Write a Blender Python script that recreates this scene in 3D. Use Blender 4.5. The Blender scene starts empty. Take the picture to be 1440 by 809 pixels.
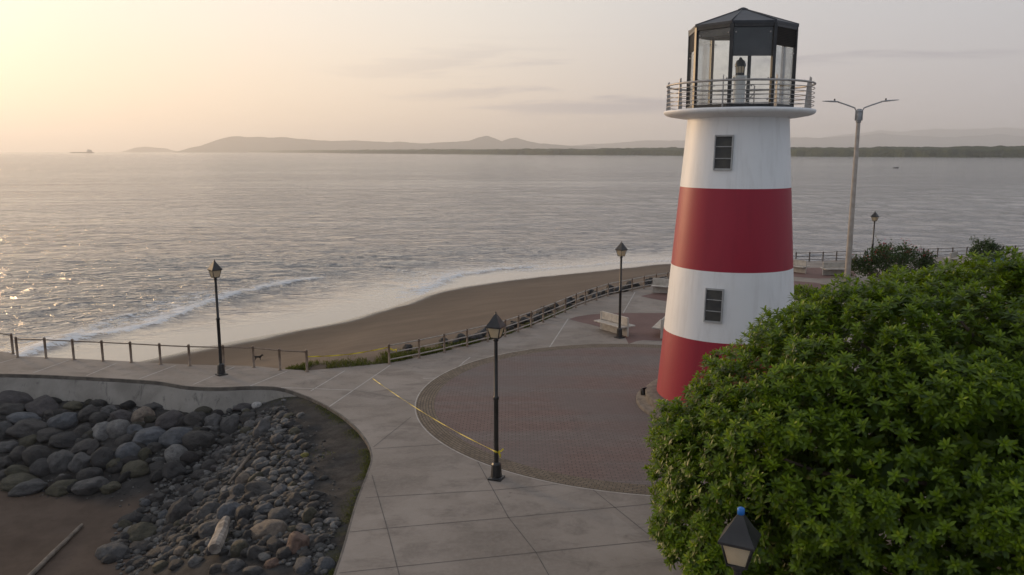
import bpy, bmesh, math, random
import numpy as np
from mathutils import Vector, Matrix, Quaternion, noise
from mathutils.geometry import tessellate_polygon

R = math.radians
random.seed(7)
rng = np.random.default_rng(7)
scene = bpy.context.scene
COL = scene.collection

# ------------------------------------------------------------------ camera
CAM_H, FPX = 8.5, 1120.0            # height over the promenade, focal length in photo pixels
PITCH = math.atan((404.5 - 213) / FPX)
cam_d = bpy.data.cameras.new('camera')
cam_d.sensor_width = 36
cam_d.lens = 36 * FPX / 1440
cam_d.clip_end = 60000
cam_d.clip_start = 0.2
cam = bpy.data.objects.new('camera', cam_d)
COL.objects.link(cam)
cam.location = (0, 0, CAM_H)
cam.rotation_euler = (math.pi / 2 - PITCH, 0, 0)
scene.camera = cam

# ------------------------------------------------------------------ sky, sun, exposure
SUN_EL, SUN_AZ = R(6.0), R(-48)      # azimuth from +Y towards +X
EXPOSURE = 0.47
SKY_STRENGTH = 0.13
SUN_STRENGTH = 2.0
W = bpy.data.worlds.new('World')
scene.world = W
W.use_nodes = True
wn, wl = W.node_tree.nodes, W.node_tree.links
wn.clear()


def N(nodes, kind, **kw):
    n = nodes.new(kind)
    for k, v in kw.items():
        if k in ('inp',):
            for kk, vv in v.items():
                n.inputs[kk].default_value = vv
        else:
            setattr(n, k, v)
    return n


sky = N(wn, 'ShaderNodeTexSky', sky_type='NISHITA', sun_disc=False, sun_elevation=SUN_EL,
        sun_rotation=SUN_AZ, altitude=0, air_density=1.0, dust_density=4.0, ozone_density=1.5)
bg = N(wn, 'ShaderNodeBackground')
wo = N(wn, 'ShaderNodeOutputWorld')
bg.inputs['Strength'].default_value = SKY_STRENGTH
wl.new(bg.outputs[0], wo.inputs[0])
# thin grey cloud banks and a pale haze veil mixed over the sky colour
geo = N(wn, 'ShaderNodeTexCoord')
nrm = N(wn, 'ShaderNodeVectorMath', operation='NORMALIZE')
wl.new(geo.outputs['Generated'], nrm.inputs[0])
sep = N(wn, 'ShaderNodeSeparateXYZ')
wl.new(nrm.outputs[0], sep.inputs[0])


def wmath(op, a, b=None, c=None, clamp=False):
    m = N(wn, 'ShaderNodeMath', operation=op, use_clamp=clamp)
    for i, v in enumerate((a, b, c)):
        if v is None:
            continue
        if isinstance(v, (int, float)):
            m.inputs[i].default_value = v
        else:
            wl.new(v, m.inputs[i])
    return m.outputs[0]


def wramp(v, a, b, smooth=True):
    m = N(wn, 'ShaderNodeMapRange', interpolation_type='SMOOTHSTEP' if smooth else 'LINEAR')
    m.inputs['From Min'].default_value = a
    m.inputs['From Max'].default_value = b
    wl.new(v, m.inputs['Value'])
    return m.outputs[0]


def wmix(f, a, b, blend='MIX'):
    m = N(wn, 'ShaderNodeMix', data_type='RGBA', blend_type=blend)
    if isinstance(f, (int, float)):
        m.inputs['Factor'].default_value = f
    else:
        wl.new(f, m.inputs['Factor'])
    for i, v in (('A', a), ('B', b)):
        s = [q for q in m.inputs if q.name == i and q.type == 'RGBA'][0]
        if isinstance(v, tuple):
            s.default_value = v
        else:
            wl.new(v, s)
    return [q for q in m.outputs if q.type == 'RGBA'][0]


sun_dir = Vector((math.sin(SUN_AZ) * math.cos(SUN_EL), math.cos(SUN_AZ) * math.cos(SUN_EL), math.sin(SUN_EL)))
dotn = N(wn, 'ShaderNodeVectorMath', operation='DOT_PRODUCT')
wl.new(nrm.outputs[0], dotn.inputs[0])
dotn.inputs[1].default_value = sun_dir
toward = dotn.outputs['Value']
# hazy evening veil: warm towards the sun, mauve grey away from it (linear colours, divided by the strength)
K = 1 / SKY_STRENGTH


def kc(r, g, b):
    return (r * K, g * K, b * K, 1)


veil_far = wmix(wramp(sep.outputs['Z'], 0.0, 0.25, True), kc(.465, .425, .42), kc(.50, .492, .50))
veil_near = wmix(wramp(sep.outputs['Z'], 0.0, 0.22, True), kc(.80, .64, .48), kc(.76, .71, .635))
veil = wmix(wramp(toward, 0.34, 0.93, True), veil_far, veil_near)
back = wramp(toward, -0.6, 0.45, True)
veil = wmix(back, kc(.27, .30, .36), veil)
veil = wmix(wramp(sep.outputs['Z'], 0.22, 0.65, True), veil, kc(.37, .395, .445))
glow = wmath('POWER', wmath('MAXIMUM', toward, 0.0), 42.0)
veil = wmix(wmath('MULTIPLY', glow, 0.75), veil, kc(1.05, .95, .78))
skyc = wmix(0.90, sky.outputs[0], veil)
# cloud streaks
cmap = N(wn, 'ShaderNodeVectorMath', operation='MULTIPLY')
cmap.inputs[1].default_value = (2.2, 2.2, 22)
wl.new(nrm.outputs[0], cmap.inputs[0])
cn = N(wn, 'ShaderNodeTexNoise', inp={'Scale': 1.9, 'Detail': 7, 'Roughness': .55, 'Distortion': .3})
wl.new(cmap.outputs[0], cn.inputs['Vector'])
cl = wramp(cn.outputs['Fac'], 0.52, 0.66)
band = wmath('MULTIPLY', wramp(sep.outputs['Z'], 0.03, 0.05), wmath('SUBTRACT', 1.0, wramp(sep.outputs['Z'], 0.085, 0.15)))
cl = wmath('MULTIPLY', wmath('MULTIPLY', cl, band), wmath('SUBTRACT', 1.0, wramp(toward, 0.5, 0.9)))
skyc = wmix(wmath('MULTIPLY', cl, .9), skyc, kc(.30, .285, .31))
wl.new(skyc, bg.inputs['Color'])

sun_d = bpy.data.lights.new('sun', 'SUN')
sun_d.energy = SUN_STRENGTH
sun_d.color = (1.0, .66, .36)
sun_d.angle = R(9.0)
sun_d.specular_factor = .04
sun = bpy.data.objects.new('sun', sun_d)
COL.objects.link(sun)
sun.rotation_euler = sun_dir.to_track_quat('Z', 'Y').to_euler()
sun.location = (-60, 60, 40)

vs = scene.view_settings
vs.view_transform = 'Standard'
vs.look = 'None'
vs.gamma = 1
vs.use_curve_mapping = False
vs.exposure = EXPOSURE
scene.render.engine = 'CYCLES'
scene.cycles.max_bounces = 8
scene.cycles.transparent_max_bounces = 16
scene.cycles.volume_bounces = 1
scene.cycles.use_denoising = True
scene.cycles.sample_clamp_indirect = 4

# ------------------------------------------------------------------ helpers
_cp, _sp = math.cos(PITCH), math.sin(PITCH)


def G(px, py, z=0.0):
    """the point of the level z that the photograph shows at (px, py)"""
    f, u = Vector((0, _cp, -_sp)), Vector((0, _sp, _cp))
    d = f * FPX + Vector((px - 720, 0, 0)) + u * (404.5 - py)
    t = (z - CAM_H) / d.z
    return Vector((d.x * t, d.y * t, z))


def D(px, py, y):
    """the point at depth y that the photograph shows at (px, py)"""
    f, u = Vector((0, _cp, -_sp)), Vector((0, _sp, _cp))
    d = f * FPX + Vector((px - 720, 0, 0)) + u * (404.5 - py)
    t = y / d.y
    return Vector((d.x * t, y, CAM_H + d.z * t))


def tag(o, label=None, cat=None, group=None, kind=None):
    if label: o['label'] = label
    if cat: o['category'] = cat
    if group: o['group'] = group
    if kind: o['kind'] = kind
    return o


def thing(name, loc, label, cat, rz=0, group=None):
    o = bpy.data.objects.new(name, None)
    o.empty_display_size = .2
    COL.objects.link(o)
    o.location = loc
    o.rotation_euler = (0, 0, rz)
    return tag(o, label, cat, group)


def mesh_obj(name, me, mat=None, parent=None, loc=None):
    o = bpy.data.objects.new(name, me)
    COL.objects.link(o)
    if mat is not None:
        me.materials.append(mat)
    if parent is not None: o.parent = parent
    if loc is not None: o.location = loc
    return o


def np_mesh(name, verts, faces, smooth=False):
    """verts (n,3), faces (m,k) arrays of equal-sided faces"""
    verts = np.asarray(verts, np.float32)
    faces = np.asarray(faces, np.int32)
    me = bpy.data.meshes.new(name)
    me.vertices.add(len(verts))
    me.vertices.foreach_set('co', verts.ravel())
    k = faces.shape[1]
    me.loops.add(faces.size)
    me.loops.foreach_set('vertex_index', faces.ravel())
    me.polygons.add(len(faces))
    me.polygons.foreach_set('loop_start', np.arange(0, faces.size, k, dtype=np.int32))
    if smooth:
        me.polygons.foreach_set('use_smooth', np.ones(len(faces), bool))
    me.update(calc_edges=True)
    return me


class MB:
    """collects boxes, tubes, lathes... and links them as one mesh object"""

    def __init__(s):
        s.v, s.f, s.sm = [], [], []

    def add(s, verts, faces, smooth=False):
        b = len(s.v)
        s.v += [tuple(v) for v in verts]
        s.f += [tuple(b + i for i in f) for f in faces]
        s.sm += [smooth] * len(faces)

    def box(s, c, size, rz=0, M=None, bev=0):
        x, y, z = (q / 2 for q in size)
        if bev > 0:
            bm = bmesh.new()
            bmesh.ops.create_cube(bm, size=1)
            for v in bm.verts: v.co = Vector((v.co.x * size[0], v.co.y * size[1], v.co.z * size[2]))
            bmesh.ops.bevel(bm, geom=bm.edges[:], offset=bev, segments=1, affect='EDGES')
            bm.verts.index_update()
            vs_ = [v.co.copy() for v in bm.verts]
            fs = [[v.index for v in f.verts] for f in bm.faces]
            bm.free()
        else:
            vs_ = [Vector((a, b, d)) for a in (-x, x) for b in (-y, y) for d in (-z, z)]
            fs = [(0, 1, 3, 2), (4, 6, 7, 5), (0, 4, 5, 1), (2, 3, 7, 6), (0, 2, 6, 4), (1, 5, 7, 3)]
        m = Matrix.Translation(c) @ (M if M is not None else Matrix.Rotation(rz, 4, 'Z'))
        s.add([m @ v for v in vs_], fs)
        return s

    def tube(s, pts, r, n=8, cap=True, smooth=True):
        pts = [Vector(p) for p in pts]
        rs = r if isinstance(r, (list, tuple)) else [r] * len(pts)
        ring = []
        b = len(s.v)
        prev = None
        for i, p in enumerate(pts):
            t = (pts[min(i + 1, len(pts) - 1)] - pts[max(i - 1, 0)]).normalized()
            if prev is None:
                a = Vector((0, 0, 1)) if abs(t.z) < .9 else Vector((1, 0, 0))
                u = t.cross(a).normalized()
            else:
                u = (prev - t * prev.dot(t)).normalized()
            prev = u
            w = t.cross(u)
            for k in range(n):
                a = 2 * math.pi * k / n
                s.v.append(tuple(p + (u * math.cos(a) + w * math.sin(a)) * rs[i]))
        for i in range(len(pts) - 1):
            for k in range(n):
                s.f.append((b + i * n + k, b + i * n + (k + 1) % n, b + (i + 1) * n + (k + 1) % n, b + (i + 1) * n + k))
                s.sm.append(smooth)
        if cap:
            s.f.append(tuple(b + k for k in range(n))[::-1]); s.sm.append(False)
            e = b + (len(pts) - 1) * n
            s.f.append(tuple(e + k for k in range(n))); s.sm.append(False)
        return s

    def lathe(s, prof, n=48, c=(0, 0, 0), a0=0.0, smooth=True, cap=(False, False)):
        b = len(s.v)
        for r, z in prof:
            for k in range(n):
                a = a0 + 2 * math.pi * k / n
                s.v.append((c[0] + r * math.cos(a), c[1] + r * math.sin(a), c[2] + z))
        for i in range(len(prof) - 1):
            for k in range(n):
                s.f.append((b + i * n + k, b + i * n + (k + 1) % n, b + (i + 1) * n + (k + 1) % n, b + (i + 1) * n + k))
                s.sm.append(smooth)
        if cap[0]:
            s.f.append(tuple(b + k for k in range(n))[::-1]); s.sm.append(False)
        if cap[1]:
            e = b + (len(prof) - 1) * n
            s.f.append(tuple(e + k for k in range(n))); s.sm.append(False)
        return s

    def build(s, name, mat, parent=None, loc=None):
        me = bpy.data.meshes.new(name)
        me.from_pydata(s.v, [], s.f)
        for p, q in zip(me.polygons, s.sm): p.use_smooth = q
        me.update()
        return mesh_obj(name, me, mat, parent, loc)


def poly_mesh(name, pts, z, thick=0.0):
    """flat polygon (any outline) at z, with sides going down by thick"""
    p3 = [Vector((p[0], p[1], 0)) for p in pts]
    tris = tessellate_polygon([p3])
    n = len(pts)
    v = [(p[0], p[1], z) for p in pts]
    f = []
    for t in tris:
        a, b, c = (p3[i] for i in t)
        f.append(t if (b - a).cross(c - a).z > 0 else t[::-1])
    if thick:
        v += [(p[0], p[1], z - thick) for p in pts]
        area = sum(pts[i][0] * pts[(i + 1) % n][1] - pts[(i + 1) % n][0] * pts[i][1] for i in range(n))
        for i in range(n):
            j = (i + 1) % n
            q = (i, i + n, j + n, j)
            f.append(q if area > 0 else q[::-1])
    me = bpy.data.meshes.new(name)
    me.from_pydata(v, [], f)
    me.update()
    return me


def smooth_line(pts, n=6):
    """Catmull-Rom through 2D points"""
    P = [np.array(p[:2], float) for p in pts]
    P = [2 * P[0] - P[1]] + P + [2 * P[-1] - P[-2]]
    out = []
    for i in range(1, len(P) - 2):
        for k in range(n):
            t = k / n
            a, b, c, d = P[i - 1:i + 3]
            out.append(.5 * ((2 * b) + (c - a) * t + (2 * a - 5 * b + 4 * c - d) * t * t + (3 * b - a - 3 * c + d) * t ** 3))
    out.append(P[-2])
    return [tuple(q) for q in out]


def dist_line(X, Y, line, signed=False):
    """distance of the grid points to a polyline (and sign: + on its left)"""
    best = np.full(X.shape, 1e9)
    sg = np.ones(X.shape)
    for (ax, ay), (bx, by) in zip(line[:-1], line[1:]):
        dx, dy = bx - ax, by - ay
        L2 = dx * dx + dy * dy + 1e-12
        t = np.clip(((X - ax) * dx + (Y - ay) * dy) / L2, 0, 1)
        d = np.hypot(X - ax - t * dx, Y - ay - t * dy)
        m = d < best
        best = np.where(m, d, best)
        sg = np.where(m, np.sign(dx * (Y - ay) - dy * (X - ax)), sg)
    return (best * sg) if signed else best


def inside(X, Y, poly):
    r = np.zeros(X.shape, bool)
    n = len(poly)
    for i in range(n):
        (ax, ay), (bx, by) = poly[i], poly[(i + 1) % n]
        c = ((ay > Y) != (by > Y)) & (X < (bx - ax) * (Y - ay) / (by - ay + 1e-12) + ax)
        r ^= c
    return r


def sstep(x, a, b):
    t = np.clip((x - a) / (b - a), 0, 1)
    return t * t * (3 - 2 * t)


# value noise on numpy arrays
_perm = rng.random((256, 256))


def vnoise(X, Y):
    xi, yi = np.floor(X).astype(int), np.floor(Y).astype(int)
    fx, fy = X - xi, Y - yi
    fx, fy = fx * fx * (3 - 2 * fx), fy * fy * (3 - 2 * fy)
    g = lambda a, b: _perm[a % 256, b % 256]
    return (g(xi, yi) * (1 - fx) + g(xi + 1, yi) * fx) * (1 - fy) + (g(xi, yi + 1) * (1 - fx) + g(xi + 1, yi + 1) * fx) * fy


def fbm(X, Y, o=4):
    s, a, t = 0, .5, 0
    for i in range(o):
        s = s + a * vnoise(X * 2 ** i + 17 * i, Y * 2 ** i + 31 * i); t += a; a *= .5
    return s / t


# ------------------------------------------------------------------ materials
class Mat:
    def __init__(s, name, rough=.7, spec=.5, metal=0.0):
        s.m = bpy.data.materials.new(name)
        s.m.use_nodes = True
        s.n, s.l = s.m.node_tree.nodes, s.m.node_tree.links
        s.b = s.n['Principled BSDF']
        s.out = s.n['Material Output']
        s.b.inputs['Roughness'].default_value = rough
        s.b.inputs['Metallic'].default_value = metal
        s.b.inputs['Specular IOR Level'].default_value = spec

    def node(s, kind, **kw):
        return N(s.n, kind, **kw)

    def link(s, a, b): s.l.new(a, b)

    def coord(s, kind='Object', scale=(1, 1, 1)):
        if kind == 'World':
            o = s.node('ShaderNodeNewGeometry').outputs['Position']
        else:
            o = s.node('ShaderNodeTexCoord').outputs[kind]
        if scale == (1, 1, 1): return o
        m = s.node('ShaderNodeVectorMath', operation='MULTIPLY')
        m.inputs[1].default_value = scale
        s.link(o, m.inputs[0])
        return m.outputs[0]

    def noise(s, vec, scale, detail=4, rough=.55, dist=0):
        n = s.node('ShaderNodeTexNoise', inp={'Scale': scale, 'Detail': detail, 'Roughness': rough, 'Distortion': dist})
        s.link(vec, n.inputs['Vector'])
        return n.outputs['Fac']

    def rng(s, v, a, b, c=0.0, d=1.0, smooth=True):
        m = s.node('ShaderNodeMapRange', interpolation_type='SMOOTHSTEP' if smooth else 'LINEAR')
        for k, q in (('From Min', a), ('From Max', b), ('To Min', c), ('To Max', d)):
            m.inputs[k].default_value = q
        s.link(v, m.inputs['Value'])
        return m.outputs[0]

    def math(s, op, a, b=None, c=None, clamp=False):
        m = s.node('ShaderNodeMath', operation=op, use_clamp=clamp)
        for i, v in enumerate((a, b, c)):
            if v is None: continue
            if isinstance(v, (int, float)): m.inputs[i].default_value = v
            else: s.link(v, m.inputs[i])
        return m.outputs[0]

    def mix(s, f, a, b, blend='MIX'):
        m = s.node('ShaderNodeMix', data_type='RGBA', blend_type=blend)
        if isinstance(f, (int, float)): m.inputs['Factor'].default_value = f
        else: s.link(f, m.inputs['Factor'])
        for i, v in (('A', a), ('B', b)):
            k = [q for q in m.inputs if q.name == i and q.type == 'RGBA'][0]
            if isinstance(v, (tuple, list)): k.default_value = tuple(v) + (1,) * (4 - len(v))
            else: s.link(v, k)
        return [q for q in m.outputs if q.type == 'RGBA'][0]

    def color(s, c):
        if isinstance(c, (tuple, list)): s.b.inputs['Base Color'].default_value = tuple(c) + (1,) * (4 - len(c))
        else: s.link(c, s.b.inputs['Base Color'])
        return s

    def bump(s, h, strength=.3, dist=.02, prev=None):
        b = s.node('ShaderNodeBump')
        if isinstance(strength, (int, float)): b.inputs['Strength'].default_value = strength
        else: s.link(strength, b.inputs['Strength'])
        b.inputs['Distance'].default_value = dist
        s.link(h, b.inputs['Height'])
        if prev is not None: s.link(prev, b.inputs['Normal'])
        s.link(b.outputs[0], s.b.inputs['Normal'])
        return b.outputs[0]

    def attr(s, name):
        return s.node('ShaderNodeAttribute', attribute_name=name).outputs['Fac']


def simple(name, a, b, scale=3, rough=.6, bump=.15, bscale=None, metal=0, detail=5, spec=.5, kind='World', bd=.01):
    m = Mat(name, rough, spec, metal)
    co = m.coord(kind)
    n = m.noise(co, scale, detail)
    m.color(m.mix(m.rng(n, .3, .7), a, b))
    if bump:
        m.bump(m.noise(co, bscale or scale * 8, 5), bump, bd)
    return m.m


def mat_concrete():
    m = Mat('concrete', .85, .3)
    co = m.coord('World')
    big = m.noise(co, .35, 5, .6, .4)
    mid = m.noise(m.coord('World', (1.0, 1.8, 1)), .7, 7, .65, .6)
    fine = m.noise(co, 9, 6, .7)
    c = m.mix(m.rng(big, .3, .7), (.218, .184, .154), (.312, .268, .230))
    c = m.mix(m.rng(mid, .46, .68, 0, .75), c, (.158, .132, .111))
    slab = m.node('ShaderNodeTexVoronoi', inp={'Scale': .42, 'Randomness': .6})
    m.link(co, slab.inputs['Vector'])
    sv = m.node('ShaderNodeSeparateColor')
    m.link(slab.outputs['Color'], sv.inputs[0])
    c = m.mix(m.math('MULTIPLY', sv.outputs[0], .22), c, (.15, .125, .106))
    c = m.mix(m.rng(m.noise(co, 1.7, 6, .7, 1.2), .60, .74, 0, .6), c, (.108, .088, .074))
    c = m.mix(m.rng(fine, .35, .75, 0, .35), c, (.31, .277, .25))
    spots = m.noise(co, 26, 3, .6)
    c = m.mix(m.rng(spots, .68, .74, 0, .55), c, (.09, .08, .075))
    m.color(c)
    m.bump(fine, .12, .01)
    return m.m


def mat_pavers():
    m = Mat('brick_pavers', .85, .3)
    co = m.coord('World')
    br = m.node('ShaderNodeTexBrick', offset=.5)
    for k, v in (('Scale', 1.0), ('Mortar Size', .009), ('Brick Width', .22), ('Row Height', .11), ('Bias', 0.0)):
        br.inputs[k].default_value = v
    br.inputs['Color1'].default_value = (.165, .126, .112, 1)
    br.inputs['Color2'].default_value = (.205, .160, .143, 1)
    br.inputs['Mortar'].default_value = (.065, .054, .05, 1)
    m.link(co, br.inputs['Vector'])
    st = m.noise(m.coord('World', (.10, 1.0, 1)), .85, 3, .5, .2)
    c = m.mix(m.rng(st, .42, .56, .0, .85), br.outputs['Color'], (1.0, .84, .80), 'MULTIPLY')
    gz = m.noise(co, .22, 3)
    c = m.mix(m.rng(gz, .4, .62, 0, .55), c, (.142, .126, .118))
    c = m.mix(m.rng(m.noise(co, 1.3, 6, .7), .58, .75, 0, .55), c, (.06, .05, .048))
    c = m.mix(m.rng(m.noise(co, 14, 4, .7), .4, .75, 0, .25), c, (.17, .145, .135))
    m.color(c)
    m.bump(br.outputs['Fac'], .35, -.006)
    return m.m


def mat_border():
    m = Mat('border_pavers', .85, .3)
    uv = m.coord('UV')
    br = m.node('ShaderNodeTexBrick', offset=.5)
    for k, v in (('Scale', 1.0), ('Mortar Size', .009), ('Brick Width', .22), ('Row Height', .095), ('Bias', 0.0)):
        br.inputs[k].default_value = v
    br.inputs['Color1'].default_value = (.15, .115, .08, 1)
    br.inputs['Color2'].default_value = (.20, .157, .115, 1)
    br.inputs['Mortar'].default_value = (.045, .037, .03, 1)
    m.link(uv, br.inputs['Vector'])
    c = m.mix(m.rng(m.noise(m.coord('World'), 1.5, 6, .7), .45, .75, 0, .6), br.outputs['Color'], (.07, .055, .046))
    m.color(c)
    m.bump(br.outputs['Fac'], .4, -.006)
    return m.m


def mat_redpatch():
    m = Mat('red_paving', .85, .3)
    co = m.coord('World')
    c = m.mix(m.rng(m.noise(co, .6, 5), .3, .7), (.135, .078, .068), (.18, .108, .094))
    c = m.mix(m.rng(m.noise(co, 6, 5, .7), .45, .75, 0, .4), c, (.085, .058, .052))
    m.color(c)
    return m.m


def mat_sand():
    m = Mat('beach_sand', .9, .35)
    co = m.coord('World')
    n = m.noise(m.coord('World', (1, 2.2, 1)), .25, 5, .55, .5)
    c = m.mix(m.rng(n, .3, .7), (.094, .066, .045), (.126, .091, .064))
    c = m.mix(m.rng(m.noise(co, 3.5, 6, .7), .5, .75, 0, .35), c, (.062, .044, .031))
    wet = m.attr('wet')
    c = m.mix(m.math('MULTIPLY', m.attr('damp'), .55), c, (.050, .036, .027))
    c = m.mix(wet, c, (.036, .028, .022))
    m.color(c)
    m.link(m.rng(wet, 0.0, 1.0, .9, .12, False), m.b.inputs['Roughness'])
    dry = m.math('SUBTRACT', 1.0, wet)
    h = m.math('ADD', m.noise(co, 5, 5, .6), m.math('MULTIPLY', m.noise(co, 40, 3), .3))
    m.bump(h, m.math('MULTIPLY', dry, .35), .03)
    return m.m


def mat_cove():
    m = Mat('cove_dirt', .95, .2)
    co = m.coord('World')
    sand = m.attr('sand')
    c1 = m.mix(m.rng(m.noise(co, 2.2, 6, .7), .35, .7), (.026, .025, .0245), (.056, .053, .051))
    c1 = m.mix(m.rng(m.noise(co, 25, 4, .7), .58, .70, 0, .6), c1, (.085, .077, .07))
    c2 = m.mix(m.rng(m.noise(co, .9, 5, .6), .3, .7), (.074, .053, .040), (.108, .079, .061))
    c2 = m.mix(m.rng(m.noise(co, 7, 5, .7), .6, .72, 0, .5), c2, (.026, .020, .016))
    c = m.mix(sand, c1, c2)
    gr = m.math('MULTIPLY', m.attr('mossy'), m.rng(m.noise(co, 2.5, 5, .7), .42, .62))
    c = m.mix(m.math('MULTIPLY', gr, .7), c, (.060, .058, .020))
    m.color(c)
    h = m.math('ADD', m.noise(co, 7, 6, .7), m.math('MULTIPLY', m.noise(co, 45, 3), .4))
    m.bump(h, m.rng(sand, 0, 1, .8, .25, False), .05)
    return m.m


def mat_rock():
    m = Mat('beach_stone', .72, .35)
    co = m.coord('Object')
    info = m.node('ShaderNodeObjectInfo')
    oc = info.outputs['Color']
    n = m.noise(co, 2.5, 6, .65, .3)
    c = m.mix(m.rng(n, .3, .75, 0, .55), oc, (.022, .021, .021))
    c = m.mix(m.rng(m.noise(co, 16, 5, .75), .52, .72, 0, .6), c, (.13, .125, .12))
    c = m.mix(m.rng(m.noise(co, 9, 5, .75), .54, .70, 0, .6), c, (.014, .013, .013))
    c = m.mix(m.rng(m.noise(co, 1.2, 3, .5), .62, .75, 0, .4), c, (.06, .048, .038))
    m.color(c)
    h = m.math('ADD', m.noise(co, 5, 6, .65), m.math('MULTIPLY', m.noise(co, 22, 5, .75), .6))
    m.bump(h, .9, .09)
    return m.m


def mat_pebble():
    m = Mat('pebble_stone', .8, .3)
    v = m.attr('tone')
    c = m.mix(m.rng(v, 0, 1, 0, 1, False), (.032, .031, .030), (.20, .195, .188))
    c = m.mix(m.rng(m.noise(m.coord('World'), 18, 4), .4, .7, 0, .5), c, (.028, .026, .024))
    m.color(c)
    m.bump(m.noise(m.coord('World'), 40, 3), .3, .01)
    return m.m


def mat_wall():
    m = Mat('wall_concrete', .9, .25)
    co = m.coord('World')
    c = m.mix(m.rng(m.noise(co, .8, 6, .65, .5), .3, .7), (.19, .174, .155), (.275, .256, .23))
    dr = m.noise(m.coord('World', (3.0, 1.2, 1.2)), 1.2, 6, .7, .8)
    c = m.mix(m.rng(dr, .54, .72, 0, .75), c, (.065, .06, .056))
    c = m.mix(m.rng(m.noise(co, 20, 4, .7), .6, .75, 0, .4), c, (.24, .225, .21))
    m.color(c)
    m.bump(m.noise(co, 12, 5, .6), .2, .015)
    return m.m


def mat_sea():
    m = Mat('sea_water', .1, .5)
    m.b.inputs['IOR'].default_value = 1.75
    co = m.coord('World')
    foam = m.attr('foam')
    calm = m.attr('calm')          # 0 in the flat wash, 1 out at sea
    # foam breaks up into lace
    lace = m.noise(m.coord('World', (1.0, 1.6, 1)), 1.6, 8, .72, .8)
    f = m.math('ADD', foam, m.math('MULTIPLY', m.math('SUBTRACT', lace, .5), 3.2))
    f = m.rng(f, .44, .86)
    f = m.math('MULTIPLY', f, m.rng(foam, .02, .15))
    c = m.mix(m.rng(calm, 0, 1, 0, 1), (.27, .215, .17), (.112, .112, .120))
    c = m.mix(m.math('MULTIPLY', f, .92), c, (.72, .72, .72))
    m.color(c)
    rg = m.node('ShaderNodeMix', data_type='FLOAT')
    m.link(f, rg.inputs['Factor'])
    m.link(m.rng(calm, 0, 1, .06, .08, False), rg.inputs['A'])
    rg.inputs['B'].default_value = .75
    m.link(rg.outputs['Result'], m.b.inputs['Roughness'])
    def ridged(v):
        return m.math('SUBTRACT', 1.0, m.math('ABSOLUTE', m.math('MULTIPLY_ADD', v, 2.0, -1.0)))
    h1 = ridged(m.noise(m.coord('World', (.60, 1.0, 1)), .26, 3, .55, .6))
    h2 = ridged(m.noise(m.coord('World', (.65, 1.0, 1)), .80, 4, .6, .5))
    h4 = m.noise(m.coord('World', (.8, 1.0, 1)), 3.2, 4, .6, .3)
    h3 = m.noise(m.coord('World', (.35, 1.0, 1)), .05, 3, .55, .6)
    patch = m.rng(m.noise(m.coord('World', (.2, 1.0, 1)), .020, 4, .6, .8), .30, .62, .60, 1.2)
    b1 = m.bump(h1, m.math('MULTIPLY', m.math('MULTIPLY', calm, patch), .95), 1.0)
    b2 = m.bump(h2, m.math('MULTIPLY', m.math('ADD', m.math('MULTIPLY', calm, .95), .015), patch), .40, b1)
    b4 = m.bump(h4, m.math('MULTIPLY', calm, .40), .10, b2)
    m.bump(h3, m.math('MULTIPLY', calm, .5), 4.0, b4)
    return m.m


def mat_paint(name, a, b, rough=.5, streak=.6):
    m = Mat(name, rough, .4)
    co = m.coord('World')
    n = m.noise(m.coord('World', (3, 3, .35)), 1.6, 6, .65, .3)
    c = m.mix(m.rng(n, .45, .75, 0, streak), a, b)
    c = m.mix(m.rng(m.noise(co, 1.1, 4), .5, .8, 0, .25), c, b)
    m.color(c)
    m.bump(m.noise(co, 9, 4), .06, .01)
    return m.m


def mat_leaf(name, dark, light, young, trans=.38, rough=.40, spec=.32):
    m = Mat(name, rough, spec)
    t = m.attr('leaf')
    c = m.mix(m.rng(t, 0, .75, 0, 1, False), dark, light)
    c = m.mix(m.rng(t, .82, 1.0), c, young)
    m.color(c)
    tr = m.node('ShaderNodeBsdfTranslucent')
    m.link(m.mix(.5, c, (light[0] * 1.6, light[1] * 1.5, light[2] * .8)), tr.inputs['Color'])
    ms = m.node('ShaderNodeMixShader')
    ms.inputs[0].default_value = trans
    m.link(m.b.outputs[0], ms.inputs[1])
    m.link(tr.outputs[0], ms.inputs[2])
    m.link(ms.outputs[0], m.out.inputs['Surface'])
    return m.m


def mat_glass(name, tint=(.93, .95, .95), refl=.5, dirt=.06):
    m = Mat(name)
    t = m.node('ShaderNodeBsdfTransparent')
    t.inputs['Color'].default_value = (*tint, 1)
    g = m.node('ShaderNodeBsdfGlossy')
    g.inputs['Roughness'].default_value = .03
    lw = m.node('ShaderNodeFresnel')
    lw.inputs['IOR'].default_value = 1.45
    ms = m.node('ShaderNodeMixShader')
    m.link(m.math('MULTIPLY', lw.outputs[0], refl), ms.inputs[0])
    m.link(t.outputs[0], ms.inputs[1])
    m.link(g.outputs[0], ms.inputs[2])
    d = m.node('ShaderNodeBsdfDiffuse')
    d.inputs['Color'].default_value = (.6, .58, .55, 1)
    m2 = m.node('ShaderNodeMixShader')
    m.link(m.rng(m.noise(m.coord('World'), 3, 5), .3, .8, dirt * .3, dirt * 1.6), m2.inputs[0])
    m.link(ms.outputs[0], m2.inputs[1])
    m.link(d.outputs[0], m2.inputs[2])
    m.link(m2.outputs[0], m.out.inputs['Surface'])
    return m.m


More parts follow.
